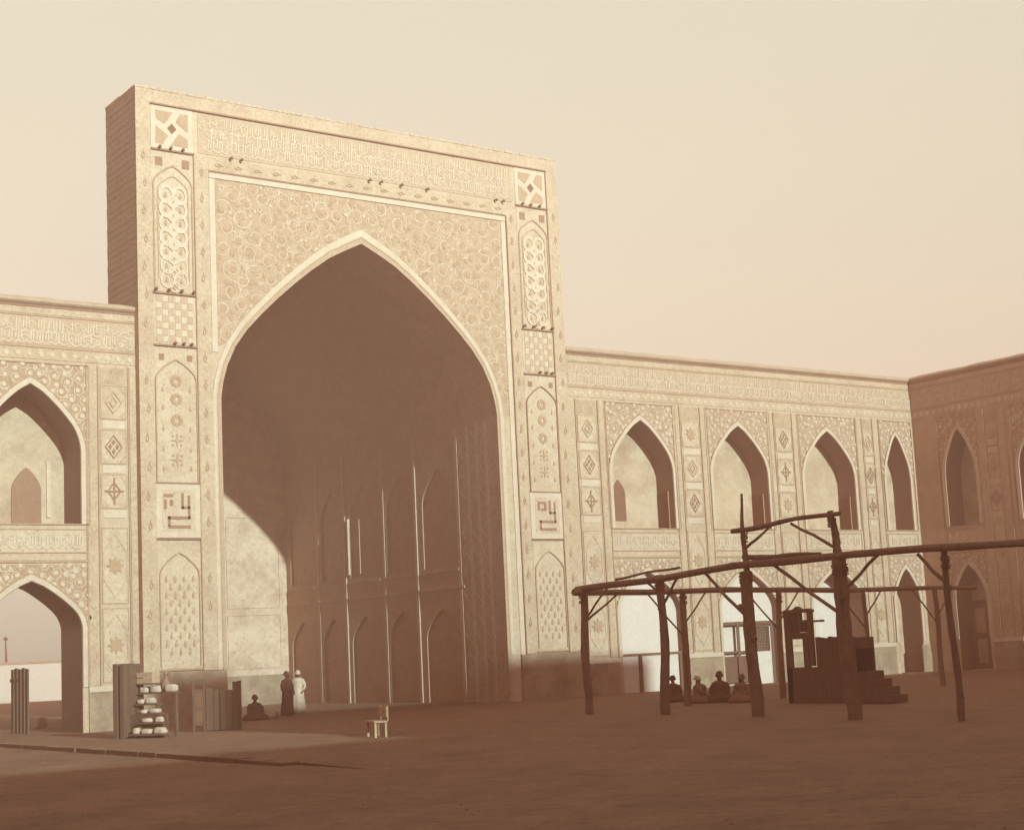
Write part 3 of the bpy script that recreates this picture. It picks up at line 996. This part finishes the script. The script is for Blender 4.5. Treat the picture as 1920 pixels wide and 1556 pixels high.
# ---- the other two sides of the court, out of frame: they shade the ground and the wall foot
opp = thing('facing_court_wing', (32, -64, 0), 'unseen court wing and portal facing the great arch from behind', 'arcade')
MB().rect(-9, 21.2, 0, 14.3, 0, 3, BACKC).build('wall', 'buff_brick', opp)
MB().rect(45.4, 68, 0, 20.0, 0, 3, BACKC).build('wall', 'buff_brick', opp)  # raised, out of view, so its shadow keeps the log beams dark
MB().prism(notch(21.2, 45.4, 0, 22.3, 32.9, 6.5, 11, 17.5), 0, 3, BACKC).build('portal_screen', 'portal_brick', opp)
MB().rect(25, 41, 0, 19.5, 12, 12.4, BACKC).build('hall_wall', 'hall_plaster', opp)
MB().rect(25, 41, 19.0, 19.4, 3, 12, BACKC).build('hall_roof', 'roof_mud', opp)
lft = thing('near_side_wing', (-10, -30, 0), 'plain brick court wing left of the viewpoint', 'arcade')
for i in range(9):
    MB().prism(notch(-62 + i * 6.9, -55.1 + i * 6.9, 0, 7, -58.5 + i * 6.9, 1.85, 3.75, 5.46), 0, 1.2, LEFTC).build('lower_wall', 'buff_brick', lft)
    MB().prism(notch(-62 + i * 6.9, -55.1 + i * 6.9, 7, 15.5, -58.5 + i * 6.9, 1.85, 10.2, 12.6), 0, 1.2, LEFTC).build('upper_wall', 'buff_brick', lft)
MB().rect(-62, .1, 0, 15.5, 1.2, 1.6, LEFTC).build('niche_wall', 'back_plaster', lft)

# ---- yard wall seen through the open arches
yw = thing('yard_wall', (60, 78, 0), 'low pale wall of the yard beyond the open arches', 'wall')
MB().box(-10, 190, 78, 78.6, -.11, 3.1).build('wall', 'plaster_white', yw)
MB().box(-10, 190, 77.9, 78.7, 3.1, 3.3).build('coping', 'parapet_coping', yw)

# ---------------------------------------------------------------- railings in the open arches
r1 = thing('archway_parapet', (46.9, .5, 0), 'low white parapet under a wooden rail in the archway nearest the portal', 'parapet')
MB().box(45.06, 48.78, .50, .62, 0, 1.66).build('panel', 'plaster_white', r1)
MB().box(45.06, 48.78, .44, .66, 1.66, 1.76).build('rail', 'mid_timber', r1)
for x in (46.12, 48.55):
    MB().box(x, x + .16, .40, .497, 0, 1.655).build('post', 'dark_timber', r1)
r2_ = thing('archway_screen', (53.2, .5, 0), 'timber screen with small grille and dark hatch in the second open archway', 'screen')
MB().box(51.3, 55.03, .44, .60, 2.86, 3.02).build('rail', 'dark_timber', r2_)
MB().box(51.3, 53.3, .46, .58, 1.52, 1.62).build('rail', 'dark_timber', r2_)
MB().box(52.28, 52.46, .40, .437, 0, 2.86).build('post', 'dark_timber', r2_)
MB().box(54.55, 54.72, .40, .437, 0, 2.86).build('post', 'dark_timber', r2_)
MB().box(51.4, 53.5, .50, .58, .12, 1.38).build('hatch', 'dark_timber', r2_)
MB().box(53.55, 54.54, .50, .60, 0, 1.55).build('panel', 'plaster_white', r2_)
g = MB().box(53.55, 54.54, .52, .55, 2.72, 2.86).build('grille', 'dark_timber', r2_)
for k in range(9):
    MB().box(53.60 + k * .108, 53.64 + k * .108, .52, .55, 1.56, 2.72).build('bar', 'dark_timber', g)
for k in range(8):
    MB().box(53.56, 54.53, .50, .519, 1.62 + k * .14, 1.655 + k * .14).build('bar', 'dark_timber', g)

# ================================================================ log frame in the court
fr_t = thing('log_frame', (31.5, -20, 0), 'open frame of rough dark logs and beams before the arcade', 'timber frame')


def log(name, p0, p1, ra, rb, bend=.05, jit=.10, n=14, parent=fr_t, material='weathered_log', knots=0):
    r = random.Random(hash((round(p0[0], 2), round(p0[1], 2), round(p1[2], 2))) % 9999)
    A, B = Vector(p0), Vector(p1)
    L = (B - A).length
    ph, ph2 = r.uniform(0, 6), r.uniform(0, 6)
    side = (B - A).cross(Vector((.3, .2, 1 if abs((B - A).normalized().z) < .9 else 0))).normalized()
    oth = (B - A).cross(side).normalized()
    pts, rr = [], []
    for k in range(n):
        t = k / (n - 1)
        env = math.sin(math.pi * t)
        pts.append(A.lerp(B, t) + side * bend * math.sin(ph + 4 * t) * env + oth * bend * math.sin(ph2 + 5 * t) * env)
        rr.append((ra + (rb - ra) * t) * (1 + r.uniform(-.06, .06)))
    mb = MB()
    mb.tube(pts, rr, 12, jit, r)
    for q in range(knots):
        t = r.uniform(.3, .85)
        c = A.lerp(B, t)
        an = r.uniform(0, 6.28)
        dv = side * math.cos(an) + oth * math.sin(an)
        mb.tube([c, c + dv * (ra * 1.25), c + dv * ra * 1.5 + (B - A) / L * .06], [ra * .5, ra * .42, ra * .2], 7, .1, r)
    return mb.build(name, material, parent, smooth=False)


NX = 31.5                      # near row of posts runs away from the portal
FY = -14.46                    # far row runs beside the portal
log('post', (NX, FY, -.2), (NX + .05, FY, 4.0), 0.140, 0.118, .05, knots=2)
log('post', (NX, -18.25, -.2), (NX, -18.33, 4.25), 0.151, 0.123, .07, knots=2)
log('post', (NX, -22.3, -.2), (NX, -22.15, 4.1), 0.190, 0.175, .06, knots=2)
log('post', (NX, -22.2, 4.0), (NX, -22.2, 6.35), 0.095, 0.034, .04, knots=1)
log('post', (NX, -25.95, -.2), (NX, -25.78, 4.2), 0.205, 0.195, .05, knots=1)
log('post', (NX, -25.8, 4.1), (NX, -25.6, 5.5), 0.123, 0.078, .03)
log('post', (NX, -29.45, -.2), (NX, -29.35, 4.1), 0.095, 0.078, .05)
log('post', (35.75, FY, -.2), (35.85, FY, 3.9), 0.123, 0.106, .04, knots=2)
log('post', (40.3, FY, -.2), (40.45, FY, 3.85), 0.112, 0.095, .04, knots=1)
log('post', (44.9, FY, -.2), (44.9, FY, 3.8), 0.090, 0.073, .05)
log('post', (49.1, FY, -.2), (49.0, FY, 3.75), 0.112, 0.090, .06, knots=1)
# beams
log('beam', (NX, FY + .35, 4.05), (NX, -22.6, 4.30), 0.105, 0.099, .07, n=12)
log('beam', (NX - .05, -21.6, 4.30), (NX - .05, -33.0, 4.10), 0.105, 0.093, .05, n=12)
log('beam', (NX - .4, FY, 3.95), (41.0, FY, 3.86), 0.105, 0.093, .05, n=14)
log('beam', (40.2, FY, 3.88), (51.5, FY, 3.76), 0.099, 0.081, .05, n=14)
log('beam', (NX, -21.7, 5.30), (NX, -25.95, 5.40), 0.074, 0.062, .05)
log('beam', (NX + .1, -22.0, 4.52), (NX + .25, -24.9, 4.38), 0.074, 0.056, .03)
log('beam', (NX, -16.2, 4.25), (NX + .1, -19.2, 4.42), 0.043, 0.037, .03)
# rope lashings where beams cross the posts
def lash(p, r0, n=6):
    mb = MB()
    p = Vector(p)
    for k in range(n):
        z = (k - n / 2) * .05
        ph = rng.uniform(0, 6)
        mb.tube([(p.x + (r0 + .015) * math.cos(q * .5236), p.y + (r0 + .015) * math.sin(q * .5236), p.z + z + .03 * math.sin(q * .5236 + ph)) for q in range(13)], [.016] * 13, 6)
    mb.build('rope_lashing', 'mid_timber', fr_t)


for p, r0 in (((NX, FY, 3.72), .235), ((NX, -18.32, 3.92), .25), ((NX, -22.15, 3.95), .33), ((NX, -25.8, 3.92), .37), ((NX, -29.36, 3.85), .165), ((35.84, FY, 3.62), .215), ((40.43, FY, 3.6), .195), ((NX, -22.2, 5.12), .14), ((NX, -25.64, 5.2), .175)):
    lash(p, r0 * .56)
# braces
log('brace', (NX, FY - .05, 3.05), (NX, FY - 1.35, 4.05), 0.039, 0.033, .02, n=5)
log('brace', (NX, FY, 2.95), (NX + 1.5, FY, 3.9), 0.039, 0.033, .02, n=5)
log('brace', (NX, -18.3, 3.2), (NX, -19.2, 4.15), 0.044, 0.039, .02, n=5)
log('brace', (NX, -18.3, 3.75), (NX, -17.5, 4.15), 0.039, 0.033, .02, n=5)
log('brace', (NX, -22.2, 2.7), (NX, -20.4, 4.2), 0.050, 0.044, .03, n=5)
log('brace', (NX, -22.2, 4.75), (NX, -23.2, 5.25), 0.044, 0.033, .02, n=5)
log('brace', (NX, -25.75, 4.45), (NX, -24.1, 5.3), 0.044, 0.039, .03, n=5)
log('brace', (NX, -25.9, 2.6), (NX, -23.3, 4.2), 0.055, 0.050, .03, n=5)
log('brace', (NX, -25.8, 3.3), (NX, -27.2, 4.2), 0.050, 0.044, .03, n=5)
log('brace', (NX, -29.45, 3.2), (NX, -28.5, 4.1), 0.055, 0.044, .03, n=5)
for x, sgn in ((35.8, -1), (35.8, 1), (40.4, -1), (40.4, 1), (44.9, -1), (44.9, 1), (49.1, -1), (49.1, 1)):
    log('brace', (x, FY, 2.35 if sgn < 0 else 2.75), (x + sgn * (1.55 if sgn < 0 else 1.1), FY, 3.85), 0.033, 0.028, .02, n=5)

# ================================================================ carved pulpit standing under the log frame
def MINB(a, z, d):             # a runs towards the viewer along the court, d = depth away from the viewer
    return (37.3 + d, -17.75 - a, z)


pul = thing('pulpit', (37.5, -20, 0), 'dark carved wooden pulpit with open gate frame and stair among the logs', 'pulpit')


def pb(name, a0, a1, z0, z1, d0=0.0, d1=.12, m='dark_timber', parent=pul):
    return MB().rect(a0, a1, z0, z1, d0, d1, MINB).build(name, m, parent)


pb('post', 0, .24, 0, 2.93)
pb('post', 1.06, 1.24, 1.2, 2.93)
pb('post', .66, .75, 2.3, 2.93)
pb('post', .86, .96, 2.3, 2.62)
pb('post', .80, 1.02, 1.15, 2.08)
pb('rail', .24, 1.06, 2.08, 2.29)
pb('rail', .75, 1.06, 2.60, 2.69, .01, .10)
pb('rail', 1.24, 1.75, 2.60, 2.67, .01, .10)
pb('base_panel', .0, 1.36, 0, 1.15, .0, .5)
MB().prism([(-.04, 2.93), (1.28, 2.93), (1.28, 3.02), (1.1, 3.06), (.98, 3.04), (.8, 3.06), (.62, 3.15), (.46, 3.06), (.30, 3.03), (.12, 3.06), (-.04, 3.0)], -.02, .14, MINB).build('cresting', 'dark_timber', pul)
lat = pb('lattice', .24, .30, 2.29, 2.93, .03, .09)
for k in range(6):
    pb('bar', .32 + k * .055, .352 + k * .055, 2.29, 2.93, .03, .08, parent=lat)
for k in range(7):
    pb('bar', .30, .66, 2.33 + k * .085, 2.372 + k * .085, .0805, .10, parent=lat)
for k in range(9):             # plank side of the stair body, with slits between some planks
    pb('plank', 1.37 + k * .185, 1.37 + k * .185 + (.165 if k in (1, 3, 6) else .18), 0, 2.12 - .02 * (k % 3), .0 + .01 * (k % 2), .06)
pb('back_panel', 1.75, 3.0, 0, 2.05, .9, .96)
pb('seat', 1.37, 3.0, 1.7, 1.78, .06, .9)
for k in range(4):
    pb('stair_step', 3.04 + k * .30, 3.33 + k * .30, 0, .98 - k * .25, 0, .95)

# ================================================================ things at the foot of the portal
st_o = Vector((18.6, -6.34, 0))
st_d = Vector((1.18, -2.17, 0)).normalized()
st_n = Vector((st_d.y, -st_d.x, 0))
if st_n.x < 0:
    st_n = -st_n


def STALL(a, z, d):
    p = st_o + st_d * a + st_n * d
    return (p.x, p.y, z)


stall = thing('stepped_stand', tuple(st_o), 'dark stepped wooden stand with tall end board at foot of portal', 'stand')
for k, (a0, a1, zt) in enumerate(((0, .15, 2.36), (.16, .27, 2.30), (.28, .42, 2.34))):
    MB().rect(a0, a1, 0, zt, .1 * (k == 1), .9, STALL).build('end_board', 'dark_timber', stall)
tiers = [(.43, 1.95, 1.40, .62), (.43, 1.35, 1.06, .46), (.6, 1.6, .76, .30), (.8, 1.85, .48, .14), (.66, 2.05, .13, -.05)]
for a0, a1, z, d in tiers:
    MB().rect(a0, a1, z - .05, z, d, d + .34, STALL).build('shelf', 'dark_timber', stall)
for a0, a1, z, d in tiers:
    for a in (a0 + .02, a1 - .1):
        MB().rect(a, a + .08, -.01, z - .05, d + .1, d + .2, STALL).build('leg', 'dark_timber', stall)
MB().rect(.43, 1.9, 0, .72, .32, .36, STALL).build('back_board', 'dark_timber', stall)


def sack(seed, w, h, t):
    """slumped cloth-wrapped bale: soft corners, sagging top, creases and a tied fold"""
    r = random.Random(seed)
    mb = MB()
    e = r.uniform(2.6, 5)
    sq = lambda q: 1 / (abs(math.cos(q)) ** e + abs(math.sin(q)) ** e) ** (1 / e)
    p1, p2, p3 = (r.uniform(0, 6.28) for _ in range(3))
    k1, k2 = r.uniform(.85, 1.02), r.uniform(.7, .95)
    mb.lathe([(.40, 0), (.47, .06 * h), (.50, .3 * h), (.50 * k1, .62 * h), (.47 * k1, .84 * h), (.36 * k2, .96 * h), (.15, h)], 22, (0, 0, 0), w, t, lambda q, u: sq(q) * .95 * (1 + .05 * math.sin(2 * q + p1 + 2 * u) + .045 * math.sin(5 * q + p2 - 4 * u) + .03 * math.sin(9 * q + p3)))
    return mesh('cloth_bundle', mb.v, mb.f, 'white_cloth', True)


ang = math.atan2(st_d.y, st_d.x)
tn = ('top', 'second', 'middle', 'fourth', 'lowest')
on = ('leftmost', 'second', 'third', 'fourth')
goods = {0: ((.66, .36, .20), (1.10, .46, .22), (1.70, .42, .24)), 1: ((.64, .30, .14), (1.0, .36, .19)), 2: ((.88, .30, .12), (1.3, .38, .14)), 3: ((1.12, .44, .13), (1.62, .32, .17)), 4: ((.85, .26, .20), (1.25, .46, .16), (1.77, .5, .20))}
for k, gl in goods.items():
    for i, (a, w, h) in enumerate(gl):
        p = STALL(a, tiers[k][2], tiers[k][3] + .17)
        o = put('cloth_bundle', sack(k * 7 + i, w, h, .28), None, Matrix.Translation(p) @ Matrix.Rotation(ang, 4, 'Z'))
        tag(o, '%s white cloth bundle on the %s shelf of the stepped stand' % (on[i], tn[k]), 'bundle', 'bundles on the stepped stand')
box_c = thing('crate', STALL(.75, 1.72, .8), 'small plank crate on top of the stepped stand', 'crate')
for z in (0, .19):
    for d in (.60, .97):
        MB().rect(.46, 1.08, 1.70 + z, 1.86 + z, d, d + .03, STALL).build('slat', 'pale_timber', box_c)
for a in (.46, 1.05):
    MB().rect(a, a + .03, 1.70, 2.05, .631, .969, STALL).build('end_panel', 'pale_timber', box_c)
MB().rect(.43, 1.15, 1.655, 1.695, .58, 1.02, STALL).build('base_board', 'dark_timber', box_c)
for a in (.45, 1.08):
    MB().rect(a, a + .05, 1.401, 1.655, .8, .9, STALL).build('foot', 'dark_timber', box_c)
jug = thing('water_jug', STALL(1.45, 1.4, .86), 'dark round jug with handle on the upper shelf of the stand', 'jug')
jx = STALL(1.42, 1.4, .88)
mb = MB().lathe([(.09, 0), (.15, .08), (.17, .2), (.13, .33), (.06, .42), (.055, .55), (.085, .6)], 14, jx)
mb.build('body', 'dark_tile', jug, smooth=True)
MB().tube([(jx[0] + st_d.x * q, jx[1] + st_d.y * q, jx[2] + z) for q, z in ((.05, .56), (.18, .56), (.22, .44), (.15, .28))], [.022] * 4, 7).build('handle', 'dark_tile', jug)

cp_o = Vector((21.6, -5.67, 0))
cp_d = Vector((1.19, -.96, 0)).normalized()
cp_n = Vector((-cp_d.y, cp_d.x, 0))


def CUP(a, z, d):
    p = cp_o + cp_d * a + cp_n * d
    return (p.x, p.y, z)


cup = thing('plank_cupboard', tuple(cp_o), 'weathered plank cupboard with open end frame beside the portal pier', 'cupboard')
for a0, a1, z1 in ((.46, .70, 1.42), (.72, .90, 1.36), (.94, 1.12, 1.30), (1.14, 1.34, 1.34), (1.36, 1.53, 1.60)):
    MB().rect(a0, a1, .03, z1, 0, .04, CUP).build('plank', 'dark_timber', cup)
MB().rect(.44, 1.53, .0, 1.28, .45, .49, CUP).build('back_panel', 'dark_timber', cup)
MB().rect(1.50, 1.55, 0, 1.62, .041, .449, CUP).build('side_panel', 'dark_timber', cup)
MB().rect(.44, 1.50, 1.24, 1.28, .041, .449, CUP).build('top_board', 'mid_timber', cup)
for a in (0, .36):
    MB().rect(a, a + .07, 0, 1.72 if a else 1.66, 0, .07, CUP).build('end_post', 'dark_timber', cup)
for z in (1.56, 1.30, .7, .2):
    MB().rect(.07, .36, z, z + .10, .01, .06, CUP).build('end_rail', 'dark_timber', cup)
MB().rect(.07, .36, .30, 1.30, .02, .05, CUP).build('end_panel', 'mid_timber', cup)

be_o = Vector((21.85, -16.75, 0))
bd = Vector((-.28, -1.0, 0)).normalized()
bn = Vector((.96, -.28, 0))


def BEN(a, z, d):
    p = be_o + bd * a + bn * d
    return (p.x, p.y, z)


ben = thing('wooden_bench', tuple(be_o), 'pale wooden bench with low back standing in the shaded court', 'bench')
for d in (0, .13, .26):
    MB().rect(0, .95, .40, .445, d, d + .12, BEN).build('seat_board', 'pale_timber', ben)
for a in (.03, .84):
    for d in (.02, .31):
        MB().rect(a, a + .07, 0, .399, d, d + .06, BEN).build('leg', 'pale_timber', ben)
for z in (.55, .69):
    MB().rect(.05, .9, z, z + .12, .36, .39, BEN).build('back_board', 'pale_timber', ben)
for a in (.08, .82):
    MB().rect(a, a + .06, .445, .84, .391, .43, BEN).build('back_post', 'pale_timber', ben)

scr = thing('plank_screen', (18.9, 4.0, 0), 'dark plank screen seen through the open archway at left edge', 'screen')
for k in range(5):
    y = 4.68 - k * .26
    MB().box(18.84 + k * .05, 18.90 + k * .05, y - .25, y, 0, 2.38 + .04 * (k % 2)).build('plank', 'dark_timber', scr)
MB().box(18.80, 18.835, 3.5, 4.7, 1.9, 2.02).build('rail', 'mid_timber', scr)
o = put('cloth_bundle', sack(77, .5, .46, .42), None, Matrix.Translation((21.2, 8.4, 0)))
tag(o, 'single white bundle lying on the ground beyond the left open archway', 'bundle')
pole = thing('flag_pole', (42.2, 80, 0), 'thin distant pole rising behind the yard wall at left', 'pole')
MB().tube([(42.2, 80, -.11), (42.22, 80, 3.4), (42.16, 80, 5.2)], [.13, .11, .05], 8).build('shaft', 'mid_timber', pole)
MB().lathe([(.02, 0), (.16, .05), (.2, .16), (.1, .28), (.02, .34)], 10, (42.16, 80, 5.15)).build('finial', 'mid_timber', pole)


# ================================================================ people
def skin_body(name, verts, edges, radii, sub=1):
    me = bpy.data.meshes.new(name + '_cage')
    me.from_pydata(verts, edges, [])
    ob = bpy.data.objects.new(name + '_cage', me)
    COL.objects.link(ob)
    md = ob.modifiers.new('skin', 'SKIN')
    md.use_smooth_shade = True
    for i, sv in enumerate(me.skin_vertices[0].data):
        r = radii[i]
        sv.radius = (r, r) if isinstance(r, (int, float)) else r
    me.skin_vertices[0].data[0].use_root = True
    sb = ob.modifiers.new('sub', 'SUBSURF')
    sb.levels = sb.render_levels = sub
    dg = bpy.context.evaluated_depsgraph_get()
    out = bpy.data.meshes.new_from_object(ob.evaluated_get(dg))
    out.name = name
    bpy.data.objects.remove(ob)
    out.materials.clear()
    out.materials.append(MATS['skin'])
    for p in out.polygons:
        p.use_smooth = True
    return out


def chain(V, E, R, start, pts):
    last = start
    for p, r in pts:
        V.append(p); R.append(r); E.append((last, len(V) - 1)); last = len(V) - 1
    return last


def hand(V, E, R, wrist, w, f, s):
    """palm, four unequal bent fingers and a thumb leaving the palm's side; f = pointing direction, s = thumb side"""
    w, f, s = Vector(w), Vector(f).normalized(), Vector(s).normalized()
    n = f.cross(s)
    palm = chain(V, E, R, wrist, [(tuple(w + f * .05), (.038, .018))])
    for k, L in enumerate((.075, .085, .08, .06)):
        b = w + f * .09 + s * (.028 - .019 * k)
        chain(V, E, R, palm, [(tuple(b), .010), (tuple(b + f * L * .55 - n * .006), .009), (tuple(b + f * L * .95 - n * .028), .007)])
    t = w + f * .035 + s * .036
    chain(V, E, R, palm, [(tuple(t), .012), (tuple(t + f * .03 + s * .022), .010), (tuple(t + f * .058 + s * .026), .008)])


def body_standing():
    V, E, R = [(0, 0, .95)], [], [(.14, .11)]
    ch = chain(V, E, R, 0, [((0, 0, 1.15), (.13, .10)), ((0, 0, 1.36), (.16, .11))])
    nk = chain(V, E, R, ch, [((0, .01, 1.46), .065), ((0, -.01, 1.52), .072), ((0, -.015, 1.61), (.088, .105)), ((0, 0, 1.68), (.07, .085))])
    chain(V, E, R, nk - 1, [((0, -.105, 1.60), .016)])
    for s in (-1, 1):
        wr = chain(V, E, R, ch, [((s * .19, 0, 1.38), .06), ((s * .25, .0, 1.12), .045), ((s * .22, -.14, .92), .03)])
        hand(V, E, R, wr, (s * .22, -.14, .92), (-s * .25, -.8, -.35), (-s * 1, 0, .2))
        chain(V, E, R, 0, [((s * .1, 0, .86), .085), ((s * .11, -.01, .48), .055), ((s * .11, .02, .09), .04), ((s * .12, -.13, .035), (.035, .03))])
    return skin_body('body', V, E, R)


def body_seated():
    V, E, R = [(0, .05, .14)], [], [(.15, .13)]
    ch = chain(V, E, R, 0, [((0, .03, .34), (.13, .10)), ((0, .0, .54), (.16, .11))])
    nk = chain(V, E, R, ch, [((0, -.01, .64), .065), ((0, -.03, .70), .072), ((0, -.04, .785), (.088, .105)), ((0, -.03, .85), (.07, .085))])
    chain(V, E, R, nk - 1, [((0, -.13, .78), .016)])
    for s in (-1, 1):
        wr = chain(V, E, R, ch, [((s * .19, 0, .55), .058), ((s * .27, -.10, .33), .045), ((s * .16, -.29, .25), .03)])
        hand(V, E, R, wr, (s * .16, -.29, .25), (-s * .6, -.6, -.2), (0, -.2, 1))
        chain(V, E, R, 0, [((s * .14, -.02, .13), .09), ((s * .36, -.26, .14), .065), ((s * .02, -.42, .07), .045), ((-s * .08, -.44, .05), (.035, .03))])
    return skin_body('body', V, E, R)


B_STAND, B_SEAT = body_standing(), body_seated()


def folds(n, amp, ph):
    return lambda q, u: 1 + amp * (1 - u) * math.sin(n * q + ph + 2 * u)


def robe_mesh(seated, material, seed):
    ph = seed * 1.7
    mb = MB()
    if seated:
        mb.lathe([(.46, .0), (.50, .06), (.46, .16), (.34, .25), (.26, .34), (.235, .44), (.26, .53), (.245, .60), (.17, .655), (.09, .685)], 26, (0, -.10, 0), 1.0, .92, folds(9, .07, ph))
        for s in (-1, 1):
            mb.tube([(s * .17, 0, .585), (s * .255, -.05, .46), (s * .275, -.12, .33), (s * .17, -.265, .265)], [.085, .085, .08, .07], 10, .04)
    else:
        mb.lathe([(.30, .06), (.285, .30), (.25, .60), (.225, .90), (.20, 1.08), (.225, 1.25), (.245, 1.36), (.235, 1.42), (.16, 1.475), (.085, 1.50)], 26, (0, 0, 0), 1.0, .78, folds(8, .10, ph))
        for s in (-1, 1):
            mb.tube([(s * .17, 0, 1.40), (s * .245, .0, 1.24), (s * .265, -.02, 1.10), (s * .23, -.11, .95)], [.08, .085, .08, .085], 10, .04)
    return mesh('robe', mb.v, mb.f, material, True)


def turban_mesh(seated, material):
    z, y = (.835, -.035) if seated else (1.66, -.008)
    mb = MB()
    for k in range(5):
        a = k * .9
        R = .100 - .010 * k
        mb.tube([(R * math.cos(q * .5236 + a), y + R * 1.15 * math.sin(q * .5236 + a), z + .026 * k + .02 * math.sin(q * .5236 + a)) for q in range(13)], [.034 - .002 * k] * 13, 8, .08)
    mb.lathe([(.10, 0), (.10, .06), (.078, .10), (.03, .122), (.006, .125)], 14, (0, y, z))
    return mesh('turban', mb.v, mb.f, material, True)


def beard_mesh(seated):
    z, y = (.73, -.11) if seated else (1.55, -.085)
    mb = MB()
    mb.lathe([(.012, -.09), (.045, -.03), (.062, .02), (.055, .05)], 10, (0, y, z), 1, .6)
    return mesh('beard', mb.v, mb.f, 'beard', True)


def eye_mesh(seated):
    z, y = (.815, -.128) if seated else (1.635, -.105)
    mb = MB()
    mb.lathe([(.004, -.009), (.010, -.004), (.010, .004), (.004, .009)], 8, (0, y, z))
    return mesh('eye', mb.v, mb.f, 'beard', True)


EYES = {True: eye_mesh(True), False: eye_mesh(False)}
BEARD = {True: beard_mesh(True), False: beard_mesh(False)}


def person(loc, rz, seated, robe, turban, label, seed, scale=1.0, group=None):
    M = Matrix.Translation(loc) @ Matrix.Rotation(rz, 4, 'Z') @ Matrix.Scale(scale, 4)
    b = put('person', B_SEAT if seated else B_STAND, None, M)
    tag(b, label, 'person', group)
    put('robe', robe_mesh(seated, robe, seed), b, M)
    put('turban', turban_mesh(seated, turban), b, M)
    put('beard', BEARD[seated], b, M)
    for s in (-1, 1):
        put('eye', EYES[seated], b, M @ Matrix.Translation((s * .032, 0, 0)))
    return b


person((30.75, 4.4, 0), rad(-30), False, 'white_cloth', 'white_cloth', 'person in a white robe standing just inside the great arch', 1)
person((28.7, 1.4, 0), rad(20), False, 'dark_cloth', 'dark_cloth', 'person in a dark robe standing left of the white robed figure', 2)
person((26.9, .6, 0), rad(-10), True, 'dark_cloth', 'dark_cloth', 'person in a dark robe sitting at the left foot of the great arch', 3)
o = put('cloth_bundle', sack(81, .62, .3, .45), None, Matrix.Translation((28.2, 1.9, 0)))
tag(o, 'pale bundle on the ground beside the sitting figure under the great arch', 'bundle')
G = 'people sitting before the right arcade'
person((38.2, -10.95, 0), rad(150), True, 'dark_cloth', 'dark_cloth', 'sitting person with dark turban against the white parapet', 4, 1.0, G)
person((37.5, -13.03, 0), rad(60), True, 'brown_cloth', 'white_cloth', 'sitting person with pale turban just right of the middle log post', 5, 1.0, G)
person((38.1, -13.6, 0), rad(-60), True, 'dark_cloth', 'dark_cloth', 'bulky sitting person in dark robe right of the pale turban', 6, 1.12, G)
person((38.0, -14.85, 0), rad(-80), True, 'brown_cloth', 'brown_cloth', 'sitting person nearest the tallest log post, before the dark hatch', 7, 1.0, G)
person((15.6, -3.2, -.11), rad(-20), False, 'white_cloth', 'white_cloth', 'person in a white robe standing at the left edge of the court', 8)

# HAZE
# ---------------------------------------------------------------- reddish volume added to lift and warm the darks
hz = bpy.data.materials.new('dark_lift_haze')
hz.use_nodes = True
hz.node_tree.nodes.clear()
h_o = hz.node_tree.nodes.new('ShaderNodeOutputMaterial')
h_v = hz.node_tree.nodes.new('ShaderNodeVolumePrincipled')
h_v.inputs['Color'].default_value = (*HAZE_COL, 1)
h_v.inputs['Density'].default_value = HAZE_DENS
h_v.inputs['Anisotropy'].default_value = 0.0
hz.node_tree.links.new(h_v.outputs[0], h_o.inputs['Volume'])
MATS['dark_lift_haze'] = hz
MB().box(-112, 222, -102, 83, -1.2, 26.5).build('added_haze', 'dark_lift_haze')['kind'] = 'stuff'
